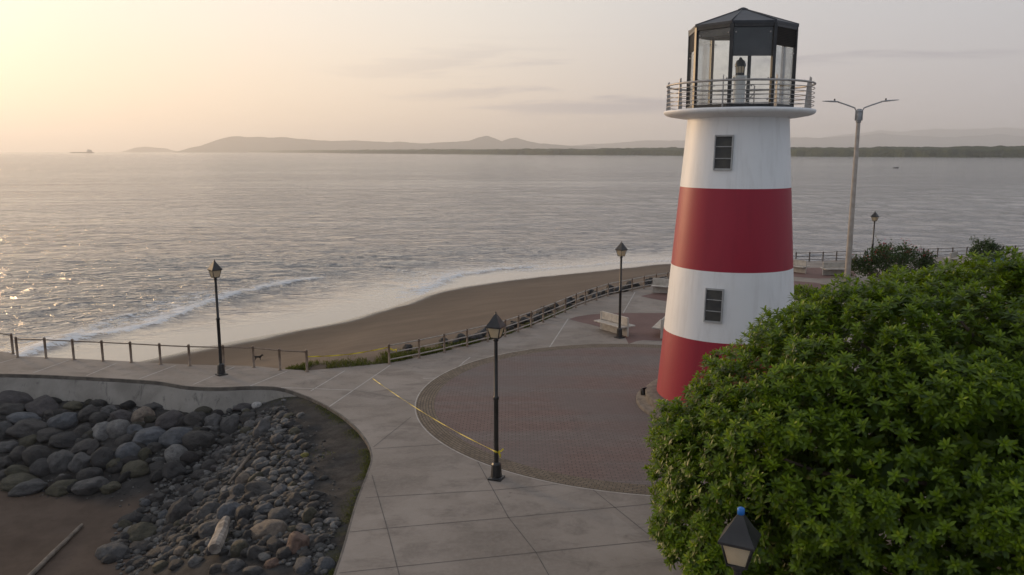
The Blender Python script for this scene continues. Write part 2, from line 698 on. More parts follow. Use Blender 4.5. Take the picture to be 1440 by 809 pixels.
def mat_lampglass():
    """milky lantern pane"""
    m = Mat('milky_glass', .35, .5)
    m.color(m.mix(m.rng(m.noise(m.coord('World'), 9, 4), .3, .7), (.70, .64, .52), (.80, .75, .65)))
    tr = m.node('ShaderNodeBsdfTranslucent')
    tr.inputs['Color'].default_value = (.92, .86, .72, 1)
    ms = m.node('ShaderNodeMixShader')
    ms.inputs[0].default_value = .68
    m.link(m.b.outputs[0], ms.inputs[1])
    m.link(tr.outputs[0], ms.inputs[2])
    m.link(ms.outputs[0], m.out.inputs['Surface'])
    return m.m


M = dict(
    concrete=mat_concrete(), pavers=mat_pavers(), border=mat_border(), red=mat_redpatch(), sand=mat_sand(),
    cove=mat_cove(), rock=mat_rock(), pebble=mat_pebble(), wall=mat_wall(), sea=mat_sea(),
    edge=simple('slab_edge', (.16, .14, .118), (.085, .075, .066), 3, .9, .3),
    joint_l=simple('pale_grout', (.44, .41, .37), (.34, .31, .28), 3, .9, 0),
    joint_d=simple('dark_grout', (.085, .073, .065), (.13, .113, .10), 3, .9, 0),
    white=mat_paint('white_paint', (.80, .80, .80), (.66, .65, .64)),
    redp=mat_paint('red_paint', (.32, .014, .035), (.26, .012, .030)),
    black=simple('black_paint', (.012, .012, .013), (.028, .026, .025), 4, .42, .05, spec=.5),
    roof=simple('roof_sheet', (.018, .020, .026), (.038, .040, .046), 2.2, .5, .1),
    steel=simple('railing_steel', (.30, .28, .27), (.42, .39, .36), 6, .42, .05, metal=.5),
    post=simple('weathered_post', (.15, .105, .075), (.25, .185, .135), 5, .65, .15),
    rail=simple('pale_rail', (.42, .37, .32), (.30, .26, .22), 5, .55, .1),
    dkpost=simple('rusty_post', (.075, .062, .055), (.125, .10, .085), 5, .6, .1),
    pole=simple('cast_pole', (.26, .225, .19), (.35, .31, .27), 2.5, .85, .15),
    lum=simple('luminaire_grey', (.24, .25, .26), (.32, .33, .34), 4, .5, 0),
    bench=simple('bench_concrete', (.52, .48, .42), (.38, .345, .30), 4, .8, .2),
    plinth=simple('stone_plinth', (.17, .145, .12), (.10, .085, .072), 4.5, .9, .6, 9, bd=.03),
    sash=simple('window_frame_grey', (.30, .30, .30), (.40, .40, .39), 4, .5, 0),
    pane_dark=simple('louvre_glass', (.022, .023, .024), (.06, .056, .046), 2.2, .25, 0, spec=.35),
    bark=simple('bark', (.12, .085, .06), (.06, .045, .035), 6, .9, .6),
    drift=simple('driftwood', (.33, .29, .25), (.12, .10, .085), 5, .8, .4, 25),
    drift2=simple('driftwood_brown', (.19, .155, .125), (.11, .09, .07), 5, .85, .4, 25),
    tape=simple('yellow_tape', (.60, .46, .02), (.46, .35, .02), 5, .5, 0),
    glass=mat_glass('clear_glass', (.97, .98, .975), .6, .035),
    lampglass=mat_lampglass(),
    blue=simple('blue_plastic', (.010, .12, .42), (.015, .16, .50), 6, .4, 0),
    tarp=simple('blue_tarp', (.045, .10, .22), (.030, .06, .14), 3, .6, .5, 8, bd=.05),
    fur=simple('dark_fur', (.014, .012, .011), (.030, .024, .020), 12, .9, .3),
    hull=simple('boat_hull', (.03, .032, .036), (.05, .05, .055), 2, .6, 0),
    hill=simple('hill_forest', (.040, .050, .035), (.065, .070, .050), .004, .95, 0, spec=.1),
    leaf=mat_leaf('almond_leaf', (.022, .052, .004), (.165, .255, .010), (.36, .42, .03)),
    bush=mat_leaf('bush_leaf', (.022, .045, .014), (.05, .085, .022), (.10, .13, .03), .3, .6, .3),
    flower=mat_leaf('flower_petal', (.32, .02, .05), (.45, .04, .09), (.5, .10, .12), .3, .6, .2),
    grass=mat_leaf('grass_blade', (.050, .068, .014), (.090, .110, .022), (.17, .15, .05), .35, .7, .2),
    weed=mat_leaf('dry_weed', (.14, .12, .05), (.22, .19, .08), (.3, .27, .12), .3, .7, .2),
)


def mat_mangrove():
    m = Mat('mangrove_canopy', .95, .1)
    co = m.coord('World')
    c = m.mix(m.rng(m.noise(co, .05, 5, .7), .3, .7), (.022, .036, .018), (.060, .078, .032))
    c = m.mix(m.rng(m.noise(co, .006, 3), .5, .7, 0, .5), c, (.080, .095, .035))
    m.color(c)
    m.bump(m.noise(co, .12, 5, .7), 1.0, 6)
    return m.m


M['mangrove'] = mat_mangrove()

# ------------------------------------------------------------------ outlines of the place
SEA = -2.5
COVE_FLOOR = -2.25
edge_px = [(0, 525.5), (60, 527), (140, 531), (220, 536), (265, 543), (310, 544.5), (351, 543), (392, 544.5), (427, 555),
           (461, 571), (492, 592), (515, 617), (524, 641), (519, 664), (503, 706), (485.5, 768), (472, 809)]
cove_edge = [G(*p).xy.to_tuple() for p in edge_px]
cove_edge = [(-46, 32.0), (-34, 31.0), (-26, 30.4)] + smooth_line(cove_edge, 4) + [(-3.75, 12), (-4.3, 8), (-5.5, 2), (-7, -8), (-8, -20)]
fence_px = [(25, 502.7), (65, 504), (104, 506), (145, 508), (185, 510), (226, 512.5), (267, 514.5), (315, 515.5),
            (357, 516.5), (394, 520.5), (432, 522.7)]
fence2_px = [(547.5, 512), (589.5, 503.6), (625, 495.7), (657, 487.8), (686, 480.5), (710.6, 473.5), (729, 467), (747, 460.5),
             (764, 453.3), (780, 446.5), (795, 439.8), (810, 433), (823, 428), (839, 422.6), (855, 417), (872, 413.5),
             (888.7, 410), (905.6, 406), (922.5, 403), (938.6, 400.3), (955, 397.8), (970, 395.6), (985, 393.6)]
f1 = [G(*p).xy.to_tuple() for p in fence_px]
f2 = [G(*p).xy.to_tuple() for p in fence2_px]
# the far railing runs on behind the lighthouse
far_px = [(1119, 368.3), (1138, 368), (1157, 367.4), (1176, 366.6), (1195, 366), (1216, 365.3), (1237, 364.6), (1258, 363.8), (1278, 363),
          (1298, 362.3), (1318, 361.6), (1339, 360.9), (1359, 360.2), (1377, 359.6), (1394, 359), (1410, 358.5), (1427, 358), (1444, 357.5),
          (1461, 357), (1478, 356.5)]
f3 = [G(*p).xy.to_tuple() for p in far_px]
conn = smooth_line([f2[-2], f2[-1], (16.5, 57.4), (19.6, 60.6), f3[0], f3[1]], 4)[4:-4]
outer = [(-46, 39.0), (-30, 35.6)] + [G(0, 494.5).xy.to_tuple(), G(19, 497).xy.to_tuple(), G(23, 500.5).xy.to_tuple()]
off = .16


def offset_line(pts, d):
    out = []
    for i, p in enumerate(pts):
        a, b = pts[max(i - 1, 0)], pts[min(i + 1, len(pts) - 1)]
        tx, ty = b[0] - a[0], b[1] - a[1]
        L = math.hypot(tx, ty)
        out.append((p[0] - ty / L * d, p[1] + tx / L * d))
    return out


outer += offset_line(f1, off) + offset_line(f2, off) + [conn[k] for k in range(2, len(conn), 2)] + offset_line(f3, off) + [(75, 78), (90, 60), (90, -30)]
prom_poly = outer + [(-8, -30)] + cove_edge[::-1]
prom_line = outer[:-2]                    # sea side of the promenade

water_px = [(-160, 590), (-60, 562), (60, 533), (120, 521), (185, 510), (230, 500.5), (267, 492), (313, 483), (400, 467), (452, 458), (495, 448),
            (559, 429), (619, 409), (701, 396), (760, 389), (820, 383), (880, 376.5), (941, 371)]
water_line = smooth_line([G(px, py, SEA).xy for px, py in water_px] + [Vector(q) for q in ((18.5, 75.5), (20.6, 70), (21.0, 65), (22.5, 61.2), (28, 59.5), (40, 58))], 5)
water_line = [(-60, 20)] + water_line + [(60, 50), (120, 40)]

# ------------------------------------------------------------------ sea
def build_sea():
    th = np.radians(np.linspace(-66, 66, 760))
    r = np.concatenate([np.arange(30, 92, .27), 92 * np.power(17500 / 92, np.linspace(0, 1, 190))[1:]])
    T, Rr = np.meshgrid(th, r)
    X, Y = Rr * np.sin(T), Rr * np.cos(T)
    dW = dist_line(X, Y, water_line, True)          # + on the sea side
    near = Rr < 400
    calm = np.where(near, sstep(dW, 2.0, 16.0), 1.0)

    def L(pts): return smooth_line([G(a, b, SEA).xy for a, b in pts], 5)
    F1 = L([(-40, 530), (20, 509), (33, 503), (113, 478), (213, 458), (277, 434), (310, 423), (367, 408), (410, 398), (440, 394)])
    F2 = L([(60, 494), (90, 479), (140, 459), (165, 449), (186, 445)])
    F3 = L([(604, 410), (625, 398), (645, 388), (682, 382.5), (712, 379.5), (742, 377)])
    F4 = L([(742, 381), (800, 376), (850, 371.5), (900, 369), (950, 366.5), (985, 366)])
    F5 = L([(556, 381.5), (575, 383), (600, 386), (612, 393)])
    F6 = L([(470, 398), (520, 399), (560, 402), (580, 408)])
    wob = (fbm(X * .5, Y * .5, 3) - .5) * 1.6
    foam = np.zeros(X.shape)
    H = np.zeros(X.shape)
    for line, w_out, w_in, amp, hh, wn_ in ((F1, 2.3, .40, .95, .26, 1.3), (F2, 1.3, .3, .7, .24, 1.2), (F3, 4.0, .5, .78, .30, 2.0),
                                       (F4, 3.5, .8, .55, .12, 1.5), (F5, 1.2, .5, .25, .30, 1.2), (F6, 1.0, .5, .2, .16, .9)):
        d = dist_line(X, Y, line, True) + wob * wn_ * .35
        dl = dist_line(X, Y, line)
        e = np.where(d > 0, np.exp(-(d / w_out) ** 1.3), np.exp(-(d / w_in) ** 2)) * amp
        # fade at the ends of the line
        e = np.where(dl > np.abs(d) + 1.2, 0, e)
        foam = np.maximum(foam, e)
        H += .45 * hh * (.45 + 1.1 * fbm(X * .8, Y * .8, 3)) * np.where(dl > np.abs(d) + 2, 0, np.where(d > 0, np.exp(-(d / 1.2) ** 2), np.exp(-(d / .45) ** 2)))
    P1 = [G(*p, SEA).xy for p in [(20, 505), (90, 480), (140, 459), (183, 446), (217, 424), (277, 412), (333, 406), (400, 399), (367, 408), (310, 424), (277, 435), (213, 459), (113, 479)]]
    inP = inside(X, Y, [tuple(p) for p in P1])
    foam = np.where(inP, np.maximum(foam, .50), foam)
    P2 = [tuple(G(*p, SEA).xy) for p in [(545, 392), (590, 384), (640, 378), (690, 373), (742, 374), (690, 383), (646, 391), (626, 402), (604, 412), (570, 404)]]
    foam = np.where(inside(X, Y, P2), np.maximum(foam, .42), foam)
    # thin lace along the wet edge
    edge_l = np.exp(-((dW - .25) / .22) ** 2) * .38 * sstep(fbm(X * .3 + 5, Y * .3, 3), .42, .6)
    foam = np.maximum(foam, np.where(near, edge_l, 0))
    # swell
    amp = calm * np.exp(-((Rr - 30) / 260) ** 2)
    u = Y * .94 - X * .34
    sw = .0
    for lam, a, dirx in ((9.0, .075, .30), (5.3, .05, -.15), (3.1, .03, .45), (2.1, .018, -.35), (14.0, .08, .12)):
        ph = 2 * math.pi / lam * (Y * math.cos(dirx) + X * math.sin(dirx)) + 5.0 * fbm(X * .07 + lam, Y * .07, 2)
        s_ = np.sin(ph)
        sw = sw + a * (1 - np.abs(s_)) * 1.6 * vnoise(X * .15 + lam * 3, Y * .3)
    Z = SEA + amp * sw + H * np.where(near, sstep(dW, 0.5, 2.5), 0)
    n, k = X.shape
    idx = np.arange(n * k).reshape(n, k)
    f = np.stack([idx[:-1, :-1], idx[:-1, 1:], idx[1:, 1:], idx[1:, :-1]], -1).reshape(-1, 4)[:, ::-1]
    me = np_mesh('sea', np.stack([X, Y, Z], -1).reshape(-1, 3), f, True)
    for nm, a in (('foam', foam), ('calm', calm)):
        at = me.attributes.new(nm, 'FLOAT', 'POINT')
        at.data.foreach_set('value', a.ravel().astype(np.float32))
    o = mesh_obj('sea', me, M['sea'])
    o['kind'] = 'structure'
    return o


build_sea()


def grid_mesh(name, x0, x1, y0, y1, step, fz, mask=None, attrs=()):
    X, Y = np.meshgrid(np.arange(x0, x1 + 1e-6, step), np.arange(y0, y1 + 1e-6, step))
    Z, extra = fz(X, Y)
    n, k = X.shape
    idx = np.arange(n * k).reshape(n, k)
    f = np.stack([idx[:-1, :-1], idx[:-1, 1:], idx[1:, 1:], idx[1:, :-1]], -1).reshape(-1, 4)
    if mask is not None:
        mk = mask(X, Y).ravel()
        f = f[mk[f].any(1)]
    used = np.unique(f)
    remap = np.full(n * k, -1)
    remap[used] = np.arange(len(used))
    V = np.stack([X, Y, Z], -1).reshape(-1, 3)[used]
    me = np_mesh(name, V, remap[f], True)
    for nm in extra:
        at = me.attributes.new(nm, 'FLOAT', 'POINT')
        at.data.foreach_set('value', extra[nm].ravel()[used].astype(np.float32))
    return me


def beach_h(X, Y):
    dp = dist_line(X, Y, prom_line, True)          # + on the sea side
    dW = -dist_line(X, Y, water_line, True)        # + on the land side
    bank = sstep(X, -10, -7.5)
    he = -2.35 + 2.15 * sstep(X, -19, -8) + .16 * bank
    d1, d2 = np.maximum(dp - 1.3 * bank, 0), np.maximum(dW, 0)
    t = d2 / (d1 + d2 + 1e-6)
    z = SEA + (he - SEA) * t ** 1.15
    z = np.where(dW < 0, SEA + .05 * dW, z)
    z = z + (fbm(X * .35, Y * .35, 4) - .5) * .12 * np.clip(d2 / 3, 0, 1)
    wet = 1 - sstep(dW + (fbm(X * .4, Y * .4, 3) - .5) * 1.2, .2, 1.6)
    damp = 1 - sstep(dW + (fbm(X * .15, Y * .15, 3) - .5) * 3, 1.0, 8.0)
    return z, {'wet': wet, 'damp': damp}


me = grid_mesh('beach', -48, 110, 24, 112, .4, beach_h,
               lambda X, Y: (dist_line(X, Y, prom_line, True) > -1.0) & (dist_line(X, Y, water_line, True) < 14))
mesh_obj('beach', me, M['sand'])['kind'] = 'structure'

# ------------------------------------------------------------------ promenade
me = poly_mesh('promenade', prom_poly, 0.0, 3.2)
o = mesh_obj('promenade', me, M['concrete'])
o['kind'] = 'structure'


def strip(line, w, z, mb):
    a, b = offset_line(line, w / 2), offset_line(line, -w / 2)
    n = len(line)
    mb.add([(p[0], p[1], z) for p in a] + [(p[0], p[1], z) for p in b], [(n + i, n + i + 1, i + 1, i) for i in range(n - 1)])


light_lines = [[(-20, 515), (0, 510.6), (23, 504)], [(46.7, 524.5), (97, 506.5)], [(121.6, 528.5), (165, 510.5)],
               [(196, 533), (247, 514)], [(271.6, 541), (330, 516)], [(352, 543), (404, 522)], [(437, 550), (485, 521.5)], [(463, 572), (549, 513.6)],
               [(395, 545.5), (430, 546.3), (497.5, 549)], [(595, 532.5), (613, 532)], [(645, 516), (652, 509.5), (661.6, 502.5)],
               [(772.5, 489), (799, 448.5)], [(876, 441), (893, 411)]]
dark_lines = [[(525, 631.5), (626, 624.5)], [(525, 629), (578, 586.5)], [(523, 668), (545, 745), (563, 815)], [(514, 700), (701, 689), (786, 681)],
              [(492, 748.5), (544.5, 743), (715, 728), (883, 712), (960, 704)], [(477, 806), (561, 797), (753.6, 777), (985, 754)],
              [(667, 641), (715, 728), (753.6, 777), (775, 815)], [(830, 686), (917, 756), (975, 800)], [(497.5, 549), (560, 560), (588, 566)],
              [(799, 448.5), (760, 458)], [(661.6, 502.5), (700, 503)]]
mb = MB()
for l in light_lines: strip([G(*p).xy.to_tuple() for p in l], .055, .004, mb)
mb.build('pale_paving_joints', M['joint_l'])['kind'] = 'structure'
mb = MB()
for l in dark_lines: strip([G(*p).xy.to_tuple() for p in l], .020, .004, mb)
mb.build('dark_paving_joints', M['joint_d'])['kind'] = 'structure'

# the round plaza with its border of curved brick courses
PC, PR = (4.72, 26.72), 8.02
mb = MB()
n = 128
mb.add([(PC[0] + (PR - .62) * math.cos(2 * math.pi * k / n), PC[1] + (PR - .62) * math.sin(2 * math.pi * k / n), .004) for k in range(n)], [tuple(range(n))])
mb.build('brick_plaza', M['pavers'])['kind'] = 'structure'
v, f, uvs = [], [], []
for k in range(n + 1):
    a = 2 * math.pi * k / n
    for r_ in (PR, PR - .62):
        v.append((PC[0] + r_ * math.cos(a), PC[1] + r_ * math.sin(a), .0045))
f = [(2 * k, 2 * k + 2, 2 * k + 3, 2 * k + 1) for k in range(n)]
me = bpy.data.meshes.new('plaza_border')
me.from_pydata(v, [], f)
uv = me.uv_layers.new(name='UVMap')
for p in me.polygons:
    for li, vi in zip(p.loop_indices, p.vertices):
        uv.data[li].uv = (vi // 2 * 2 * math.pi / n * PR, .62 if vi % 2 == 0 else 0.0)
mesh_obj('plaza_border', me, M['border'])['kind'] = 'structure'
mb = MB()
strip([(PC[0] + (PR + .02) * math.cos(a), PC[1] + (PR + .02) * math.sin(a)) for a in np.radians(np.arange(120, 275, 3))], .04, .0050, mb)
mb.build('plaza_border_joint', M['joint_l'])['kind'] = 'structure'

# red patches of paving
patches = [[(800, 449), (811, 445.5), (830, 442.5), (850, 441), (870, 440.4), (935, 440.5), (1000, 442), (1010, 455), (1005, 474), (960, 478), (925, 479.5),
            (905, 478.5), (895, 480), (884, 484), (880, 476), (868, 468), (850, 462), (832, 457), (812, 452.5)],
           [(901, 416.5), (918, 412.8), (935, 411.5), (990, 411), (995, 425), (935, 423.5), (920, 421), (908, 418.5)],
           [(1085, 372), (1131, 376.5), (1200, 377), (1205, 390), (1150, 392), (1100, 388), (1080, 380)],
           [(1080, 394), (1118, 395.5), (1145, 397.5), (1170, 402), (1158, 409), (1142, 413.5), (1118, 408), (1085, 405)]]
for p in patches:
    me = poly_mesh('red_paving', [tuple(q) for q in [G(*s).xy for s in p]], .004)
    mesh_obj('red_paving', me, M['red'])['kind'] = 'structure'

# ------------------------------------------------------------------ cove: ground, sloping wall
wall_base_px = [(0, 551), (52, 552), (79, 557), (134, 553.5), (193, 561), (221, 568), (265, 573), (317, 566), (358, 561), (400, 559), (424, 557)]
wall_end = G(424, 555).xy


def cove_h(X, Y):
    d = -dist_line(X, Y, cove_edge, True)          # + on the cove side (cove lies right of the edge line)
    d = np.abs(dist_line(X, Y, cove_edge))
    wallness = 1 - sstep(X, -10.5, -7.2)
    z0 = -.10 - .72 * wallness
    run = 9.0 - 3.4 * wallness
    t = np.clip((d - .35 * wallness) / run, 0, 1)
    prof = t ** (1.25 - .35 * wallness)
    prof = prof * .75 + .25 * (t * t * (3 - 2 * t))
    z = z0 + (COVE_FLOOR - z0) * prof
    bumps = (fbm(X * .9, Y * .9, 4) - .5) * .30 * np.clip(d / 1.0, 0, 1) * (1 - .7 * sstep(t, .8, 1.0))
    return z + bumps, t, d, wallness


def cove_grid(X, Y):
    z, t, d, w = cove_h(X, Y)
    sand = sstep(t + (fbm(X * .7, Y * .7, 3) - .5) * .25, .80, .95)
    moss = (1 - sstep(d, .05, .6)) * .8
    return z, {'sand': sand, 'mossy': moss}


def in_cove(X, Y):
    poly = cove_edge + [(-60, -20), (-60, 33)]
    return inside(X, Y, poly)


me = grid_mesh('cove_ground', -46, -2, -6, 33, .15, cove_grid,
               lambda X, Y: in_cove(X, Y) | (dist_line(X, Y, cove_edge) < .3))
mesh_obj('cove_ground', me, M['cove'])['kind'] = 'structure'


def cz(x, y):
    z, t, d, w = cove_h(np.array([[x]]), np.array([[y]]))
    return float(z[0, 0])


def on_cove(px, py):
    """where the photo's pixel meets the cove ground"""
    z = -1.0
    for _ in range(30):
        p = G(px, py, z)
        z = .5 * z + .5 * cz(p.x, p.y)
    return G(px, py, z)


def build_wall():
    root = thing('retaining_wall', G(210, 545), 'sloping pale concrete retaining wall between the promenade and the boulders', 'wall')
    top = [p for p in cove_edge if p[0] <= wall_end.x + .02 and p[1] > 24]
    n = len(top)
    # slope face: from under the kerb down and outwards; a thick solid
    nrm_ = offset_line(top, -1.0)
    v, f = [], []
    rows = [(0.03, -.13), (.10, -.16), (.55, -.95), (.60, -1.4), (-.25, -1.4)]
    for i in range(n):
        dx, dy = nrm_[i][0] - top[i][0], nrm_[i][1] - top[i][1]
        fade = min(1, max(0, (wall_end.x - top[i][0]) / 2.2)) ** .7
        for q, (a, z) in enumerate(rows):
            a2 = a * (.25 + .75 * fade) if q in (1, 2, 3) else a
            z2 = -.13 + (z + .13) * (.15 + .85 * fade) if q in (1, 2) else z
            w = .03 * math.sin(i * .9) if q == 2 else 0
            v.append((top[i][0] + dx * a2, top[i][1] + dy * a2, z2 + w))
    m = len(rows)
    for i in range(n - 1):
        for q in range(m - 1):
            f.append((i * m + q, i * m + q + 1, (i + 1) * m + q + 1, (i + 1) * m + q))
    f.append(tuple((n - 1) * m + q for q in range(m)))
    mbw = MB()
    off_ = root.location
    mbw.add([Vector(p) - off_ for p in v], f, False)
    mbw.build('wall_face', M['wall'], root)
    # dark weathered kerb band along the slab edge
    a = offset_line(cove_edge, -.05)
    mk = MB()
    cut = [i for i, p in enumerate(cove_edge) if -40 < p[0] and p[1] > 10]
    vv = []
    for i in cut:
        for (q, z) in ((cove_edge[i], .002), (a[i], .001), (a[i], -.13), (cove_edge[i], -.13)):
            vv.append(Vector((q[0], q[1], z)) - off_)
    ff = []
    for i in range(len(cut) - 1):
        for q in range(3):
            ff.append((i * 4 + q, (i + 1) * 4 + q, (i + 1) * 4 + q + 1, i * 4 + q + 1))
    mk.add(vv, [t[::-1] for t in ff])
    mk.build('kerb_band', M['edge'], root)


build_wall()

# ------------------------------------------------------------------ hills, mangrove shore
def ridge(name, prof, dist, width, seed, H0=11):
    """a mountain range: prof = (px, py) skyline seen at about that distance"""
    prof = np.array(prof, float)
    px = np.arange(prof[0, 0], prof[-1, 0], 2.0)
    py = np.interp(px, prof[:, 0], prof[:, 1])
    ang = np.arctan((px - 720) / math.hypot(FPX, 191))
    ends = np.clip(np.minimum(px - px[0], px[-1] - px) / 25, 0, 1)
    h = (213 - py) / FPX * dist / np.cos(ang) * .985 + CAM_H - SEA + (fbm(px * .06 + seed, px * 0 + seed, 4) - .5) * 2.2 / FPX * dist
    h = np.maximum(h, 3) * ends
    s = np.linspace(-1, 1, 22)
    A, S = np.meshgrid(ang, s)
    Hh = np.broadcast_to(h, A.shape)
    rr = dist / np.cos(A) + S * width
    X, Y = rr * np.sin(A), rr * np.cos(A)
    shape = np.maximum(0, 1 - np.abs(S) ** 1.2)
    rough_ = fbm(X / 420 + seed, Y / 420, 5)
    Z = SEA - 4 + (Hh + 4) * shape * (1 - (np.abs(S) > .05) * .35 * rough_)
    n, k = X.shape
    idx = np.arange(n * k).reshape(n, k)
    f = np.stack([idx[:-1, :-1], idx[:-1, 1:], idx[1:, 1:], idx[1:, :-1]], -1).reshape(-1, 4)
    me = np_mesh(name, np.stack([X, Y, Z], -1).reshape(-1, 3), f, True)
    o = mesh_obj(name, me, M['hill'])
    o['kind'] = 'structure'
    return o


ridge('hills', [(240, 211), (262, 209.5), (280, 206), (296, 201), (310, 196.5), (324, 193.5), (340, 192.8), (352, 193.2), (380, 194.5), (405, 194), (440, 197.5), (470, 199), (500, 198.5), (530, 200),
                (560, 199.5), (590, 201.5), (620, 201), (645, 199), (660, 198), (672, 193), (685, 190.5), (697, 195), (706, 199), (716, 195), (726, 193.5),
                (742, 198), (760, 202), (800, 205), (860, 207)], 9000, 900, 3)
ridge('hills', [(165, 211), (190, 208), (205, 206.5), (222, 208.5), (240, 210.5), (262, 211)], 11000, 500, 8)
ridge('hills', [(770, 206), (850, 202), (900, 198.5), (950, 197.5), (1000, 198), (1060, 196), (1115, 194.5), (1150, 195), (1200, 193), (1240, 190), (1290, 194),
                (1340, 195), (1400, 192), (1450, 196), (1520, 195)], 12000, 1000, 21)
ridge('hills', [(1080, 205), (1160, 194), (1210, 189), (1238, 185.5), (1265, 188), (1310, 185), (1350, 186.5), (1400, 184), (1440, 186), (1500, 186), (1600, 192)], 15500, 1000, 33)


def mangrove():
    pxs = np.array([330, 400, 500, 700, 960, 1115, 1280, 1440, 1640, 1900, 2300], float)
    dist = np.array([9000, 6500, 4300, 2750, 2050, 1760, 1520, 1430, 1350, 1300, 1200], float)
    px = np.concatenate([np.arange(330, 700, .5), np.arange(700, 2300, 1.0)])
    ang = np.arctan((px - 720) / FPX)
    d = np.interp(px, pxs, dist)
    d = d + (fbm(px * .02, px * 0, 3) - .5) * .06 * d
    s = np.concatenate([[0, .6, 1.2, 2.5, 5], np.linspace(9, 260, 14)])
    A, S = np.meshgrid(ang, s)
    rr = (np.broadcast_to(d, A.shape)) / np.cos(A) + S
    X, Y = rr * np.sin(A), rr * np.cos(A)
    base = np.interp(S, [0, .6, 1.2, 2.5, 5, 9, 40, 300], [-1.5, 1, 7, 12, 15.5, 17, 18.5, 21])
    n1 = fbm(X / 26, Y / 26, 4)
    n2 = fbm(X / 130 + 9, Y / 130, 3)
    Z = SEA + base * (.72 + .38 * n2) * (.80 + .40 * n1)
    Z[0] = SEA - 2
    n, k = X.shape
    idx = np.arange(n * k).reshape(n, k)
    f = np.stack([idx[:-1, :-1], idx[:-1, 1:], idx[1:, 1:], idx[1:, :-1]], -1).reshape(-1, 4)
    me = np_mesh('mangrove_forest', np.stack([X, Y, Z], -1).reshape(-1, 3), f, False)
    o = mesh_obj('mangrove_forest', me, M['mangrove'])
    tag(o, 'low dark green mangrove forest along the far shore below the hazy mountains', 'forest', kind='stuff')


mangrove()

# haze over the whole bay
hz = Mat('haze_air')
hz.n.remove(hz.b)
pv = hz.node('ShaderNodeVolumePrincipled')
pv.inputs['Color'].default_value = (.98, .98, .98, 1)
pv.inputs['Density'].default_value = 1.35e-4
pv.inputs['Anisotropy'].default_value = .45
hz.link(pv.outputs[0], hz.out.inputs['Volume'])
mb = MB()
mb.box((0, 8800, 211), (42000, 18800, 440))
hazeo = mb.build('haze', hz.m)
tag(hazeo, kind='stuff', label='thin evening haze over the bay', cat='haze')

# ------------------------------------------------------------------ lighthouse
LH = Vector((7.24, 26.07, 0))
R0, R1, ZT = 2.299, 1.536, 10.0        # radii at 0.3 and at ZT


def lh_r(z): return R0 + (R1 - R0) * (z - .3) / (ZT - .3)


